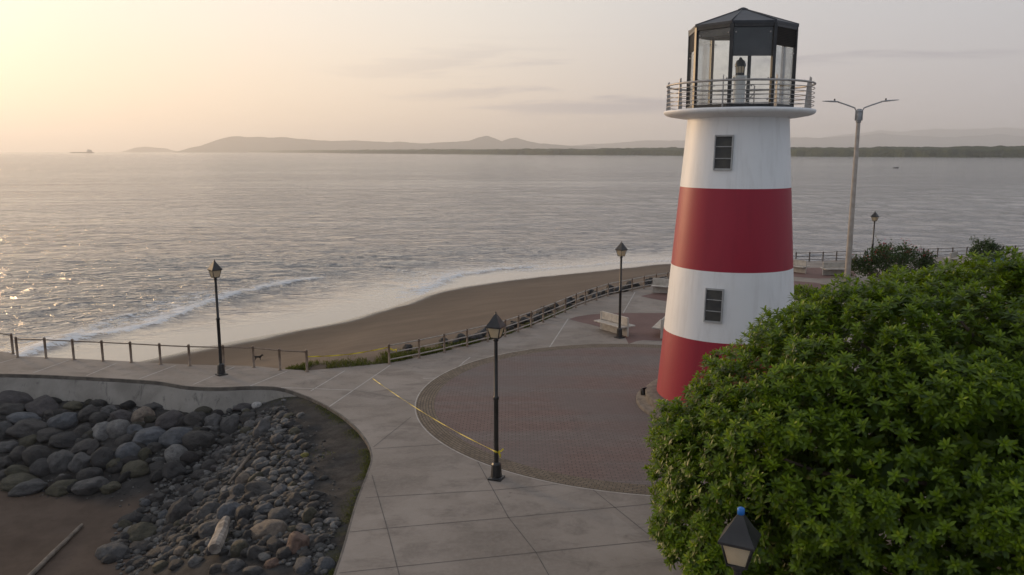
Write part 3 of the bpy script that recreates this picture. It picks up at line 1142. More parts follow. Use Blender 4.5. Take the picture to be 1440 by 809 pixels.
def lighthouse():
    root = thing('lighthouse', LH, 'red and white banded lighthouse with a black glazed lantern room', 'lighthouse')
    face = math.atan2(-LH.y, -LH.x)                       # direction towards the camera
    # stone plinth: two steps
    mp = MB()
    mp.lathe([(2.98, 0), (2.98, .10), (2.93, .13), (2.66, .14), (2.66, .15)], 64)
    mp.lathe([(2.66, .10), (2.68, .36), (2.62, .42), (2.3, .43), (2.2, .43)], 64)
    mp.build('plinth', M['plinth'], root)
    zs = [.40, 2.62, 4.82, 7.37, 9.60]
    for (a, b, nm, mt) in ((zs[0], zs[1], 'red_band', 'redp'), (zs[1], zs[2], 'white_band', 'white'), (zs[2], zs[3], 'red_band', 'redp'), (zs[3], zs[4], 'white_band', 'white')):
        m_ = MB()
        k = 8
        m_.lathe([(lh_r(a + (b - a) * i / k), a + (b - a) * i / k) for i in range(k + 1)], 96)
        m_.build(nm, M[mt], root)
    # gallery deck
    gm = MB()
    gm.lathe([(1.45, 9.52), (1.80, 9.54), (2.16, 9.60), (2.28, 9.64), (2.335, 9.69), (2.345, 9.74), (2.335, 9.77), (2.26, 9.79), (1.2, 9.80), (.01, 9.80)], 96)
    gm.build('gallery_deck', M['white'], root)
    # windows, turned a little to the left of the camera
    for zc, hh in ((8.46, 1.06), (3.78, 1.06)):
        a = face - R(13)
        rad = lh_r(zc)
        tilt = math.atan((R0 - R1) / (ZT - .3))
        # local frame: x along the wall, y outwards, z up the wall
        outw = Vector((math.cos(a), math.sin(a), 0))
        sx = Vector((-math.sin(a), math.cos(a), 0))
        zz = (Vector((0, 0, 1)) - outw * math.tan(tilt)).normalized()
        yy = zz.cross(sx) * -1
        if yy.dot(outw) < 0: yy = -yy
        Mx = Matrix((sx, yy, zz)).transposed().to_4x4()
        c = outw * (rad + .005) + Vector((0, 0, zc))
        w = .53
        fr = MB()
        for s in (-1, 1): fr.box(c + sx * s * (w / 2), (.035, .14, hh), M=Mx)
        for s in (-1, 1): fr.box(c + zz * s * (hh / 2 - .025), (w - .05, .13, .05), M=Mx)
        for s in (-1, 1): fr.box(c + zz * s * (hh / 6), (w - .05, .11, .022), M=Mx)
        fo = fr.build('window', M['sash'], root)
        pn = MB()
        for k in (-1, 0, 1):
            # each pane leans a touch like a jalousie leaf
            Mt = Mx @ Matrix.Rotation(R(2.5 * k + 2), 4, 'X')
            pn.box(c + zz * (k * hh / 3) + yy * .012, (w - .06, .012, hh / 3 - .03), M=Mt)
        po = pn.build('pane', M['pane_dark'], fo)
    # lantern room: octagon
    oct_a = [face + R(-10 + 45 * k) for k in range(8)]
    RR = 1.63
    zb, zt = 9.80, 12.27
    P8 = [Vector((RR * math.cos(a), RR * math.sin(a), 0)) for a in oct_a]
    fr = MB()
    for a, p in zip(oct_a, P8):
        fr.box(p + Vector((0, 0, (zb + zt) / 2)), (.10, .105, zt - zb), rz=a)
    for k in range(8):
        p, q = P8[k], P8[(k + 1) % 8]
        mid, d = (p + q) / 2, (q - p)
        rz = math.atan2(d.y, d.x)
        L = d.length - .10
        fr.box(mid + Vector((0, 0, zb + .06)), (L, .10, .12), rz=rz)
        fr.box(mid + Vector((0, 0, zt - .06)), (L, .11, .12), rz=rz)
    fr.build('lantern_frame', M['black'], root)
    # angles of the faces relative to the camera: index k spans -10+45k .. 35+45k (positive = to the viewer's left or right)
    for k in range(8):
        p, q = P8[k], P8[(k + 1) % 8]
        mid, d = (p + q) / 2, (q - p)
        rz = math.atan2(d.y, d.x)
        L = d.length - .11
        louv = k in LOUVRED
        top = zt - .12
        low = zb + .12
        if louv:
            lm = MB()
            lm.box(mid * .985 + Vector((0, 0, top - .26)), (L, .02, .52), rz=rz)
            for j in range(11):
                Ml = Matrix.Rotation(rz, 4, 'Z') @ Matrix.Rotation(R(35), 4, 'X')
                lm.box(mid * 1.01 + Vector((0, 0, top - .03 - j * .047)), (L, .012, .05), M=Ml)
            lm.build('louvre_panel', M['black'], root)
            gtop = top - .54
        elif k in UPPER:
            lm = MB()
            hh = UPPER[k]
            lm.box(mid * .975 + Vector((0, 0, top - hh / 2)), (L, .02, hh), rz=rz)
            lm.build('upper_panel', M['roof'], root)
            gtop = top
        else:
            gtop = top
        gm_ = MB()
        gm_.box(mid * 1.0 + Vector((0, 0, (low + gtop) / 2)), (L, .012, gtop - low), rz=rz)
        go = gm_.build('glass_pane', M['glass'], root)
        u = d.normalized()
        for s in (-1, 1):
            for z in (low + .12, low + .75, gtop - .15):
                ft = MB()
                ft.box(mid + u * s * (L / 2 - .06) + Vector((0, 0, z)), (.045, .05, .045), rz=rz, bev=.01)
                ft.build('glass_clamp', M['steel'], go)
    # roof
    rm = MB()
    ov = RR + .07
    ring = lambda r, z: [(r * math.cos(a), r * math.sin(a), z) for a in oct_a]
    v = ring(ov, zt - .02) + ring(ov, zt + .05) + ring(.14, 12.86) + ring(.10, 12.88)
    f = []
    for lv in range(3):
        for k in range(8):
            f.append((lv * 8 + k, lv * 8 + (k + 1) % 8, lv * 8 + 8 + (k + 1) % 8, lv * 8 + 8 + k))
    f.append(tuple(range(8))[::-1])
    f.append(tuple(24 + k for k in range(8)))
    rm.add(v, f)
    for a in oct_a:
        rm.tube([(ov * math.cos(a), ov * math.sin(a), zt + .06), (.13 * math.cos(a), .13 * math.sin(a), 12.87)], .018, 6)
    ro = rm.build('lantern_roof', M['roof'], root)
    fm = MB()
    fm.lathe([(.16, 12.85), (.16, 12.89), (.05, 12.94), (.001, 12.95)], 10)
    fm.build('finial', M['roof'], ro)
    # little white lighthouse standing inside
    im = MB()
    im.lathe([(.19, 9.81), (.175, 10.80), (.22, 10.81), (.22, 10.86), (.09, 10.87)], 24)
    io = im.build('beacon_column', M['white'], root)
    bm_ = MB()
    bm_.lathe([(.12, 10.87), (.12, 10.95), (.05, 10.96)], 16)
    for k in range(8):
        a = k * math.pi / 4
        bm_.tube([((.13) * math.cos(a), (.13) * math.sin(a), 10.87), ((.14) * math.cos(a), (.14) * math.sin(a), 11.16)], .012, 5)
    bm_.lathe([(.17, 11.15), (.17, 11.21), (.13, 11.32), (.06, 11.37), (.04, 11.42), (.001, 11.44)], 20)
    bm_.build('beacon_lantern', M['black'], io)
    bg_ = MB()
    bg_.lathe([(.115, 10.95), (.125, 11.15)], 16)
    bg_.build('beacon_glass', M['lampglass'], io)
    # hatch guard rail inside
    hm = MB()
    cr, sr = math.cos(face + math.pi / 2), math.sin(face + math.pi / 2)
    right = Vector((cr, sr, 0))
    back = Vector((math.cos(face), math.sin(face), 0)) * -.45
    pts = lambda *q: [back + right * a + Vector((0, 0, z)) for a, z in q]
    hm.tube(pts((-.1, 10.62), (.42, 10.62), (.47, 10.57), (.47, 9.82)), .022, 6)
    hm.tube(pts((.47, 10.36), (.05, 9.82)), .022, 6)
    hm.tube(pts((.47, 10.2), (-.1, 10.2)), .015, 6)
    hm.build('hatch_rail', M['steel'], root)
    # gallery railing
    GR = 2.26
    gr = MB()
    ringp = lambda r, z: [(r * math.cos(t), r * math.sin(t), z) for t in np.linspace(0, 2 * math.pi, 73)]
    gr.tube(ringp(GR, 10.56), .033, 8, cap=False)
    ro_ = gr.build('gallery_rail', M['steel'], root)
    for z in (10.42, 10.28, 10.15, 10.02, 9.90):
        w_ = MB()
        w_.tube(ringp(GR, z), .013, 6, cap=False)
        w_.build('rail_wire', M['steel'], ro_)
    for k in range(9):
        a = face + R(-12 + 40 * k)
        u = Vector((math.cos(a), math.sin(a), 0))
        t = Vector((-math.sin(a), math.cos(a), 0))
        pm = MB()
        v = []
        for s in (-1, 1):
            for (dr, z) in ((-.07, 9.79), (.085, 9.79), (.05, 10.69), (-.01, 10.73)):
                v.append(u * (GR - .035 + dr - .02) + t * s * .008 + Vector((0, 0, z)))
        pm.add(v, [(0, 1, 2, 3), (7, 6, 5, 4), (0, 4, 5, 1), (1, 5, 6, 2), (2, 6, 7, 3), (3, 7, 4, 0)])
        pm.build('railing_post', M['steel'], ro_)
    return root


# face k lies between -10+45k and 35+45k degrees measured anticlockwise seen from above; anticlockwise from the
# camera-facing direction goes to the viewer's right
LOUVRED = {1, 6}
UPPER = {0: .84, 7: .20}
lighthouse()

# flood light standing by the plinth
fl = thing('floodlight', G(906, 560), 'small dark floodlight on the ground beside the lighthouse plinth', 'floodlight', rz=R(20))
mb = MB(); mb.box((0, 0, .02), (.20, .16, .04)); mb.box((-.13, 0, .16), (.02, .06, .26)); mb.box((.13, 0, .16), (.02, .06, .26)); mb.build('bracket', M['black'], fl)
mb = MB(); mb.box((0, 0, .25), (.24, .16, .24), M=Matrix.Rotation(R(-25), 4, 'X'), bev=.02); ho = mb.build('housing', M['black'], fl)
mb = MB(); mb.box((0, -.02, .385), (.20, .16, .012), M=Matrix.Rotation(R(-25), 4, 'X')); mb.build('lens', M['lum'], ho)

# ------------------------------------------------------------------ lantern posts
def lantern_post(loc, rz, label, blue_cap=False, lean=0):
    root = thing('lantern_post', loc, label, 'street lamp', rz, 'black lantern posts around the plaza and promenade')
    root.rotation_euler = (0, lean, rz)
    b = MB()
    b.box((0, 0, .02), (.36, .36, .04))
    b.lathe([(.185, .04), (.15, .06), (.125, .38), (.13, .40), (.10, .44), (.07, .46)], 8, a0=math.pi / 8, smooth=False)
    b.build('base', M['black'], root)
    p = MB()
    p.lathe([(.062, .44), (.060, 2.15), (.075, 2.17), (.075, 2.23), (.052, 2.26), (.046, 3.72)], 14)
    p.lathe([(.046, 3.70), (.075, 3.74), (.05, 3.78), (.05, 3.80)], 14)
    p.build('pole', M['black'], root)
    z0, z1 = 3.80, 4.10
    a, c = .105, .172                     # half width at the bottom and at the eave
    f = MB()
    f.box((0, 0, z0 + .012), (2 * a + .03, 2 * a + .03, .024))
    for sx in (-1, 1):
        for sy in (-1, 1):
            f.tube([(sx * a, sy * a, z0), (sx * c, sy * c, z1)], .014, 4)
    for s in (-1, 1):
        f.box((s * c, 0, z1 - .008), (.025, 2 * c, .03)); f.box((0, s * c, z1 - .008), (2 * c - .03, .025, .03))
    fo = f.build('lantern_frame', M['black'], root)
    for k in range(4):
        g = MB()
        q = Matrix.Rotation(k * math.pi / 2, 4, 'Z')
        g.add([q @ Vector(v) for v in ((-a + .01, -a, z0 + .025), (a - .01, -a, z0 + .025), (c - .012, -c, z1 - .02), (-c + .012, -c, z1 - .02),
                                       (-a + .01, -a + .006, z0 + .025), (a - .01, -a + .006, z0 + .025), (c - .012, -c + .006, z1 - .02), (-c + .012, -c + .006, z1 - .02))],
              [(0, 1, 2, 3), (7, 6, 5, 4), (0, 4, 5, 1), (1, 5, 6, 2), (2, 6, 7, 3), (3, 7, 4, 0)])
        g.build('lantern_pane', M['lampglass'], root)
    r = MB()
    prof = [(.205, 4.085), (.205, 4.115), (.135, 4.22), (.075, 4.33), (.035, 4.40), (.03, 4.41)]
    v = []
    for h, z in prof: v += [(-h, -h, z), (h, -h, z), (h, h, z), (-h, h, z)]
    fcs = []
    for i in range(len(prof) - 1):
        for k in range(4): fcs.append((i * 4 + k, i * 4 + (k + 1) % 4, i * 4 + 4 + (k + 1) % 4, i * 4 + 4 + k))
    fcs.append((3, 2, 1, 0)); e = (len(prof) - 1) * 4; fcs.append((e, e + 1, e + 2, e + 3))
    r.add(v, fcs)
    ro = r.build('lantern_roof', M['black'], root)
    t = MB()
    if blue_cap:
        t.lathe([(.03, 4.40), (.042, 4.41), (.042, 4.475), (.03, 4.485), (.001, 4.487)], 12)
        t.build('photocell_cap', M['blue'], ro)
    else:
        t.lathe([(.03, 4.40), (.03, 4.43), (.014, 4.44), (.022, 4.46), (.001, 4.50)], 10)
        t.build('finial', M['black'], ro)
    return root


lantern_post(G(698, 673), R(-20), 'black lantern post with yellow tape tied round it, at the edge of the brick plaza')
lantern_post(G(311.5, 527), R(46), 'black lantern post on the narrow promenade between the sea railing and the sloping wall')
lantern_post(G(871, 475), R(38), 'black lantern post standing right in front of the pale bench near the sand')
lantern_post(G(1224, 388), R(40), 'distant black lantern post rising behind the flowering bush')
lp = lantern_post((2.62, 8.55, 0), R(-27), 'black lantern post with a blue cap in front of the big leafy tree', True)

# ------------------------------------------------------------------ double arm street light
def street_light():
    base = G(1190.5, 404)
    k = base.y / 50
    root = thing('street_light', base, 'tall pale concrete street light with two outstretched arms', 'street light', 0)
    H = 10.98
    p = MB(); p.lathe([(.185, 0), (.115, H)], 14, cap=(False, True)); p.build('pole', M['pole'], root)
    c = MB(); c.lathe([(.13, H - .75), (.15, H - .74), (.15, H + .05), (.10, H + .08)], 12, cap=(False, True))
    for z in (H - .6, H - .1): c.lathe([(.155, z), (.185, z + .01), (.185, z + .07), (.155, z + .08)], 12)
    c.build('pole_collar', M['lum'], root)
    for s, lab in ((-1, 0), (1, 0)):
        a = MB()
        ep = Vector((s * 1.28, -.15 * s, H + .50))
        a.tube([(s * .20, 0, H - .62), (s * .20, 0, H - .02), (s * .28, -.02 * s, H + .14), (s * .75, -.08 * s, H + .32), ep], .042, 8)
        ao = a.build('arm', M['lum'], root)
        h = MB()
        d = Vector((s, -.1, .04 if s < 0 else .10)).normalized()
        side = d.cross(Vector((0, 0, 1))).normalized()
        up = side.cross(d)
        prof = [(-.05, .05, .05), (.12, .09, .06), (.25, .15, .07), (.65, .17, .055), (.95, .12, .03), (1.0, .05, .015)]
        v = []
        for (t, w, hh) in prof:
            for q in range(10):
                an = 2 * math.pi * q / 10
                v.append(ep + d * t + side * w * math.cos(an) + up * hh * (math.sin(an) if math.sin(an) > 0 else .45 * math.sin(an)))
        f = [(i * 10 + q, i * 10 + (q + 1) % 10, i * 10 + 10 + (q + 1) % 10, i * 10 + 10 + q) for i in range(len(prof) - 1) for q in range(10)]
        f += [tuple(range(10))[::-1], tuple((len(prof) - 1) * 10 + q for q in range(10))]
        h.add(v, f, True)
        hd = h.build('lamp_head', M['lum'], root)
        pc = MB(); pc.lathe([(.05, 0), (.05, .10), (.03, .13), (.001, .13)], 8, c=tuple(ep + d * .22 + Vector((0, 0, .05)))); pc.build('photocell', M['black'], hd)


street_light()

# ------------------------------------------------------------------ railings
def railing(name, pts, label, post_h, rails, post_r, rail_r, pm, rm, jitter=0, square=True, extra=None):
    o0 = Vector((*pts[0], 0))
    root = thing(name, o0, label, 'railing')
    for i, p in enumerate(pts):
        m_ = MB()
        q = Vector((*p, 0)) - o0
        if square:
            a, b = pts[max(i - 1, 0)], pts[min(i + 1, len(pts) - 1)]
            rz = math.atan2(b[1] - a[1], b[0] - a[0])
            m_.box(q + Vector((0, 0, post_h / 2)), (post_r * 2, post_r * 2, post_h), rz=rz, bev=.006)
        else:
            m_.lathe([(post_r * 1.7, 0), (post_r * 1.7, .015), (post_r, .02), (post_r, post_h - .02), (post_r * 1.15, post_h - .015), (post_r * 1.1, post_h + .02), (post_r * .5, post_h + .045), (.001, post_h + .05)], 10, c=tuple(q))
        m_.build('post', pm, root)
    for hz_ in rails:
        m_ = MB()
        line = [Vector((*p, hz_)) - o0 for p in pts]
        m_.tube(line, rail_r, 8)
        m_.build('rail', rm, root)
    return root


fa = [(-30, 35.55), (-27.6, 34.95), (-25.2, 34.35)] + [G(-25, 489.5).xy.to_tuple(), G(18.5, 497.5).xy.to_tuple()]
railing('railing', fa, 'rusty single rail railing by the breaking waves at the left edge', .84, [.80], .050, .026, M['post'], M['post'], square=False)
railing('railing', f1, 'rusty single rail railing along the promenade behind the left lantern post', .84, [.79], .050, .026, M['post'], M['post'], square=False)
railing('railing', f2, 'pale three rail metal railing curving along the beach to the lighthouse', .80, [.76, .46, .18], .045, .028, M['post'], M['rail'], square=False)
railing('railing', f3, 'dark three rail railing along the far plaza edge behind the flowering bush', .72, [.69, .42, .15], .05, .024, M['dkpost'], M['dkpost'], square=False)

# ------------------------------------------------------------------ benches: one upright slab, a seat on either side
def bench(loc, rz, label, L=1.9, group='pale slab benches'):
    root = thing('bench', loc, label, 'bench', rz, group)
    b = MB(); b.box((0, 0, .71), (L, .07, .38), bev=.01); b.build('backrest', M['bench'], root)
    b2 = MB(); b2.box((0, 0, .20), (L - .02, .075, .40), bev=.01); b2.build('base_slab', M['bench'], root)
    for s in (-1, 1):
        m_ = MB(); m_.box((0, s * .25, .46), (L + .06, .42, .06), bev=.012); m_.build('seat', M['bench'], root)
    for s in (-1, 1):
        m_ = MB(); m_.box((s * (L / 2 - .15), 0, .41), (.10, .70, .05)); m_.box((s * (L / 2 + .004), 0, .44), (.06, .10, .88)); m_.build('bracket', M['bench'], root)
    return root


bench(G(863.5, 468), R(-57), 'pale double sided bench behind the lantern post near the sand')
bench(G(936, 470), R(68), 'pale bench seen end on, half hidden behind the red base of the lighthouse')
bench(G(940, 413), R(-25), 'pale bench jutting out from behind the white band of the lighthouse by the curved railing')
bench(G(1119, 383), R(-50), 'warm lit bench beside the right edge of the lighthouse', L=1.5)
bench(G(1172, 387), R(2), 'grey bench left of the concrete street light pole', L=1.5)
bench(G(1340, 371), R(44), 'bench back showing above the tree between flowering bush and blue tarpaulin', L=1.5)
bench(G(1440, 369), R(38), 'bench at the far right edge behind the big tree', L=1.5)

# ------------------------------------------------------------------ foliage tools
def leaf_template(n=4, w=.36, fold=.22, curl=.28):
    """unit leaf along +X, width w, as n pairs of quads"""
    v, f = [], []
    for i in range(n + 1):
        t = i / n
        hw = w / 2 * (math.sin(math.pi * min(1, t ** 1.35 * .94 + .03)) ** .8) if 0 < i < n else (.03 if i == 0 else .04)
        z = -curl * t * t
        v += [(t, -hw, z + fold * hw), (t, 0, z), (t, hw, z + fold * hw)]
    for i in range(n):
        a = i * 3
        f += [(a, a + 3, a + 4, a + 1), (a + 1, a + 4, a + 5, a + 2)]
    return np.array(v, float), np.array(f, int)


def place_leaves(name, tmpl, pos, xax, zax, size, tone, mat, parent):
    tv, tf = tmpl
    n = len(pos)
    xa = xax / np.linalg.norm(xax, axis=1)[:, None]
    ya = np.cross(zax, xa); ya /= np.linalg.norm(ya, axis=1)[:, None] + 1e-9
    za = np.cross(xa, ya)
    V = pos[:, None, :] + size[:, None, None] * (tv[None, :, 0:1] * xa[:, None, :] + tv[None, :, 1:2] * ya[:, None, :] + tv[None, :, 2:3] * za[:, None, :])
    F = (np.arange(n) * len(tv))[:, None, None] + tf[None]
    me = np_mesh(name, V.reshape(-1, 3), F.reshape(-1, 4), True)
    at = me.attributes.new('leaf', 'FLOAT', 'POINT')
    at.data.foreach_set('value', np.repeat(tone, len(tv)).astype(np.float32))
    return mesh_obj(name, me, mat, parent)


def rosettes(centers, axes, per, size, spread=1.0, seed=0):
    """whorls of leaves round shoot tips"""
    g = np.random.default_rng(seed)
    n = len(centers)
    ax = axes / np.linalg.norm(axes, axis=1)[:, None]
    ref = np.where(np.abs(ax[:, 2:3]) < .9, np.array([[0, 0, 1.]]), np.array([[1., 0, 0]]))
    u = np.cross(ax, ref); u /= np.linalg.norm(u, axis=1)[:, None]
    w = np.cross(ax, u)
    pos, xa, za, sz, tone = [], [], [], [], []
    base = g.random(n) * 6.28
    rt = g.random(n)
    for k in range(per):
        a = base + k * 2.399 + g.normal(0, .15, n)
        lvl = k / per                          # 0 outer, 1 inner
        el = np.radians(8 + 62 * lvl ** 1.2) + g.normal(0, .16, n)
        rad = np.cos(a)[:, None] * u + np.sin(a)[:, None] * w
        d = np.cos(el)[:, None] * rad * spread + np.sin(el)[:, None] * ax
        nz = -np.sin(el)[:, None] * rad + np.cos(el)[:, None] * ax
        s = size * (1.0 - .42 * lvl) * g.uniform(.8, 1.15, n)
        pos.append(centers - ax * (.07 * (1 - lvl))[..., None] if np.ndim(lvl) else centers - ax * (.06 * (1 - lvl)))
        xa.append(d); za.append(nz); sz.append(s)
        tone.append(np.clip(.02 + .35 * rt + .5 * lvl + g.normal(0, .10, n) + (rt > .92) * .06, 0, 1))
    return map(np.concatenate, (pos, xa, za, sz, tone))


def limb_path(a, b, sag=.15, n=6, seed=0):
    r_ = random.Random(seed)
    a, b = Vector(a), Vector(b)
    out = []
    for i in range(n + 1):
        t = i / n
        p = a.lerp(b, t)
        p.z += sag * math.sin(math.pi * t)
        if 0 < i < n: p += Vector((r_.uniform(-.12, .12), r_.uniform(-.12, .12), r_.uniform(-.06, .06)))
        out.append(p)
    return out


def big_tree():
    C = np.array([9.7, 13.2, 2.76]); A = np.array([7.50, 4.25, 4.12])
    base = Vector((9.2, 13.4, 0))
    root = thing('almond_tree', base, 'broad leafy green tree filling the lower right corner in front of the lighthouse', 'tree')
    g = np.random.default_rng(5)
    # billows: lobes spread over the dome
    nl = 620
    th = g.random(nl) * 2 * math.pi
    cz_ = g.uniform(-.62, 1, nl)
    sr = np.sqrt(1 - cz_ ** 2)
    dirs = np.stack([sr * np.cos(th), sr * np.sin(th), cz_], 1)
    lob = C + dirs * A * .93 * g.uniform(.95, 1.02, nl)[:, None]
    lr = g.uniform(.26, .52, nl)
    pts, axs = [], []
    for c_, r_ in zip(lob, lr):
        m_ = int(150 * r_ * r_) + 14
        q = g.normal(size=(m_, 3)); q /= np.linalg.norm(q, axis=1)[:, None]
        outw = (c_ - C) / A ** 2; outw /= np.linalg.norm(outw)
        q = q[(q @ outw) > -.25]
        pts.append(c_ + q * r_ * g.uniform(.75, 1.05, len(q))[:, None] * np.array([1, 1, .8]))
        axs.append(q * .5 + outw * .6 + np.array([0, 0, .75]))
    # a fill layer just inside
    n2 = 12000
    th = g.random(n2) * 2 * math.pi; cz2 = g.uniform(-.7, 1, n2); sr = np.sqrt(1 - cz2 ** 2)
    dd = np.stack([sr * np.cos(th), sr * np.sin(th), cz2], 1)
    pts.append(C + dd * A * g.uniform(.60, .97, n2)[:, None]); axs.append(dd + np.array([0, 0, .5]))
    pts, axs = np.concatenate(pts), np.concatenate(axs)
    axs = axs + g.normal(0, .22, axs.shape)
    # drop what is buried deep or too low, and keep the far right cheap
    e = ((pts - C) / A); rr = np.linalg.norm(e, axis=1)
    keep = (rr > .56) & (pts[:, 2] > .5) & (pts[:, 1] > 8.6)
    # some gaps
    gap = np.array([noise.noise(Vector(p * .8)) for p in pts])
    keep &= ~((gap > .50) & (rr > .95))
    pts, axs = pts[keep], axs[keep]
    pos, xa, za, sz, tone = rosettes(pts, axs, 12, .150, 1.0, 3)
    pos = pos - np.array(base)
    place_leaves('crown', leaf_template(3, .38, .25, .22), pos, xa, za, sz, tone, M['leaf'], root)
    n3 = 3200
    th = g.random(n3) * 2 * math.pi; c3 = g.uniform(-.75, 1, n3); sr = np.sqrt(1 - c3 ** 2)
    d3 = np.stack([sr * np.cos(th), sr * np.sin(th), c3], 1)
    p3 = C + d3 * A * g.uniform(.50, .84, n3)[:, None]
    k3 = (p3[:, 2] > .6) & (p3[:, 1] > 9)
    pos, xa, za, sz, tone = rosettes(p3[k3], d3[k3] + g.normal(0, .4, d3[k3].shape), 8, .30, 1.0, 8)
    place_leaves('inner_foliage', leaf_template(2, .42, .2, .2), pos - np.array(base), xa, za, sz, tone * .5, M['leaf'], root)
    t = MB()
    t.tube([(0, 0, -.1), (.05, 0, .6), (-.05, .05, 1.3), (0, 0, 2.0)], [.34, .27, .24, .2], 12)
    t.build('trunk', M['bark'], root)
    bmb = MB()
    r2 = random.Random(3)
    for i in range(26):
        a = r2.uniform(0, 6.28); el = r2.uniform(-.05, 1.2)
        e_ = C + np.array([math.cos(a) * math.cos(el), math.sin(a) * math.cos(el), math.sin(el)]) * A * .86 - np.array(base)
        st = (0, 0, r2.uniform(1.1, 1.95))
        pth = limb_path(st, e_, .3, 7, i)
        bmb.tube(pth, [.11 * (1 - .82 * k / 7) for k in range(8)], 7)
    bmb.build('limb', M['bark'], root)
    print('rosettes', len(pts))


big_tree()


def bush(name, loc, rad, label, cat, nleaf=1600, size=.10, flowers=0, seed=1, mat='bush', n_lobes=26):
    root = thing(name, loc, label, cat)
    g = np.random.default_rng(seed)
    rad = np.array(rad)
    th = g.random(n_lobes) * 6.283; cz_ = g.uniform(-.3, 1, n_lobes); sr = np.sqrt(1 - cz_ ** 2)
    dirs = np.stack([sr * np.cos(th), sr * np.sin(th), cz_], 1)
    C = np.array([0, 0, rad[2] * .55])
    R_ = rad * np.array([1, 1, .5])
    lob = C + dirs * R_ * g.uniform(.55, .95, n_lobes)[:, None]
    lr = g.uniform(.18, .42, n_lobes) * rad.min()
    pick = g.integers(0, n_lobes, nleaf)
    q = g.normal(size=(nleaf, 3)); q /= np.linalg.norm(q, axis=1)[:, None]
    p = lob[pick] + q * lr[pick][:, None] * g.uniform(.3, 1.1, nleaf)[:, None]
    p[:, 2] = np.maximum(p[:, 2], .05)
    xa = q + g.normal(0, .5, q.shape) + np.array([0, 0, .3]); za = q + g.normal(0, .4, q.shape) + np.array([0, 0, .8])
    place_leaves('foliage', leaf_template(2, .5, .2, .2), p, xa, za, size * g.uniform(.7, 1.3, nleaf), g.random(nleaf) * .8, M[mat], root)
    s = MB()
    for i in range(n_lobes):
        s.tube([(0.1 * math.cos(i), .1 * math.sin(i), 0), tuple(lob[i] * np.array([.5, .5, .55])), tuple(lob[i])], [.03, .02, .008], 5)
    # shoots that stick out above
    shoots = []
    for i in range(n_lobes // 3):
        b = lob[g.integers(0, n_lobes)]
        t_ = b + np.array([g.normal(0, .35), g.normal(0, .35), rad[2] * g.uniform(.2, .5)])
        s.tube([tuple(b), tuple((b + t_) / 2 + g.normal(0, .05, 3)), tuple(t_)], [.012, .01, .006], 4)
        for k in range(14): shoots.append(b + (t_ - b) * g.uniform(.3, 1.05) + g.normal(0, .05, 3))
    s.build('stem', M['bark'], root)
    sh = np.array(shoots)
    place_leaves('shoot_foliage', leaf_template(2, .5, .2, .2), sh, g.normal(size=sh.shape), g.normal(0, .5, sh.shape) + [0, 0, 1], size * g.uniform(.7, 1.2, len(sh)), g.random(len(sh)), M[mat], root)
    if flowers:
        cl = np.concatenate([lob[g.integers(0, n_lobes, flowers)] + np.array([0, 0, .25]) * rad[2] * .6, sh[g.integers(0, len(sh), flowers // 3)]])
        fp = np.repeat(cl, 20, 0) + g.normal(0, .12, (len(cl) * 20, 3))
        place_leaves('blossom', leaf_template(2, .7, .3, .1), fp, g.normal(size=fp.shape), g.normal(0, .5, fp.shape) + [0, 0, 1], .09 * g.uniform(.7, 1.2, len(fp)), g.random(len(fp)) * .9, M['flower'], root)
    return root


b0 = G(1252, 402)
bush('flowering_bush', b0, (2.75, 1.6, 2.35), 'dark bush with red flowers behind the street light pole', 'bush', 6500, .15, 12, 4, n_lobes=46)
bush('shrub', G(1384, 374), (1.25, 1.0, 1.7), 'green shrub by the far railing next to the blue tarpaulin', 'shrub', 2200, .15, 0, 6)
bush('shrub', G(1128, 436), (.95, .9, 1.2), 'dark shrub tucked between the lighthouse and the big tree', 'shrub', 2600, .13, 0, 9, mat='leaf')

# blue tarpaulin over a heap
tr = MB()
v = []
n = 22
for i in range(n + 1):
    for j in range(n + 1):
        x, y = (i / n - .5) * 2, (j / n - .5) * 2
        r_ = max(abs(x), abs(y)) ** 2
        z = .62 * max(0, 1 - (x * x * .9 + y * y * .9) ** 1.2) + .10 * noise.noise(Vector((x * 3, y * 3, 2))) + .05 * noise.noise(Vector((x * 9, y * 8, 5)))
        v.append((x * 1.15, y * .8, max(.015, z)))
tr.add(v, [(i * (n + 1) + j, (i + 1) * (n + 1) + j, (i + 1) * (n + 1) + j + 1, i * (n + 1) + j + 1) for i in range(n) for j in range(n)], True)
o = tr.build('tarpaulin', M['tarp'], None, G(1397, 367) + Vector((0, 0, .01)))
tag(o, 'crumpled blue tarpaulin over a heap beside the shrub at the far railing', 'tarpaulin')

# ------------------------------------------------------------------ grass along the beach edge
def blades(name, pts, hgt, mat, label, cat, seed, lean=.5, per=1, width=.11):
    g = np.random.default_rng(seed)
    n = len(pts)
    d = g.normal(0, lean, (n, 3)); d[:, 2] = 1
    t = leaf_template(2, width, .1, .35)
    o = place_leaves(name, t, pts, d, g.normal(size=(n, 3)) + 1e-3, hgt * g.uniform(.5, 1.25, n), g.random(n), M[mat], None)
    tag(o, label, cat, kind='stuff')
    return o


g = np.random.default_rng(12)
gp = []
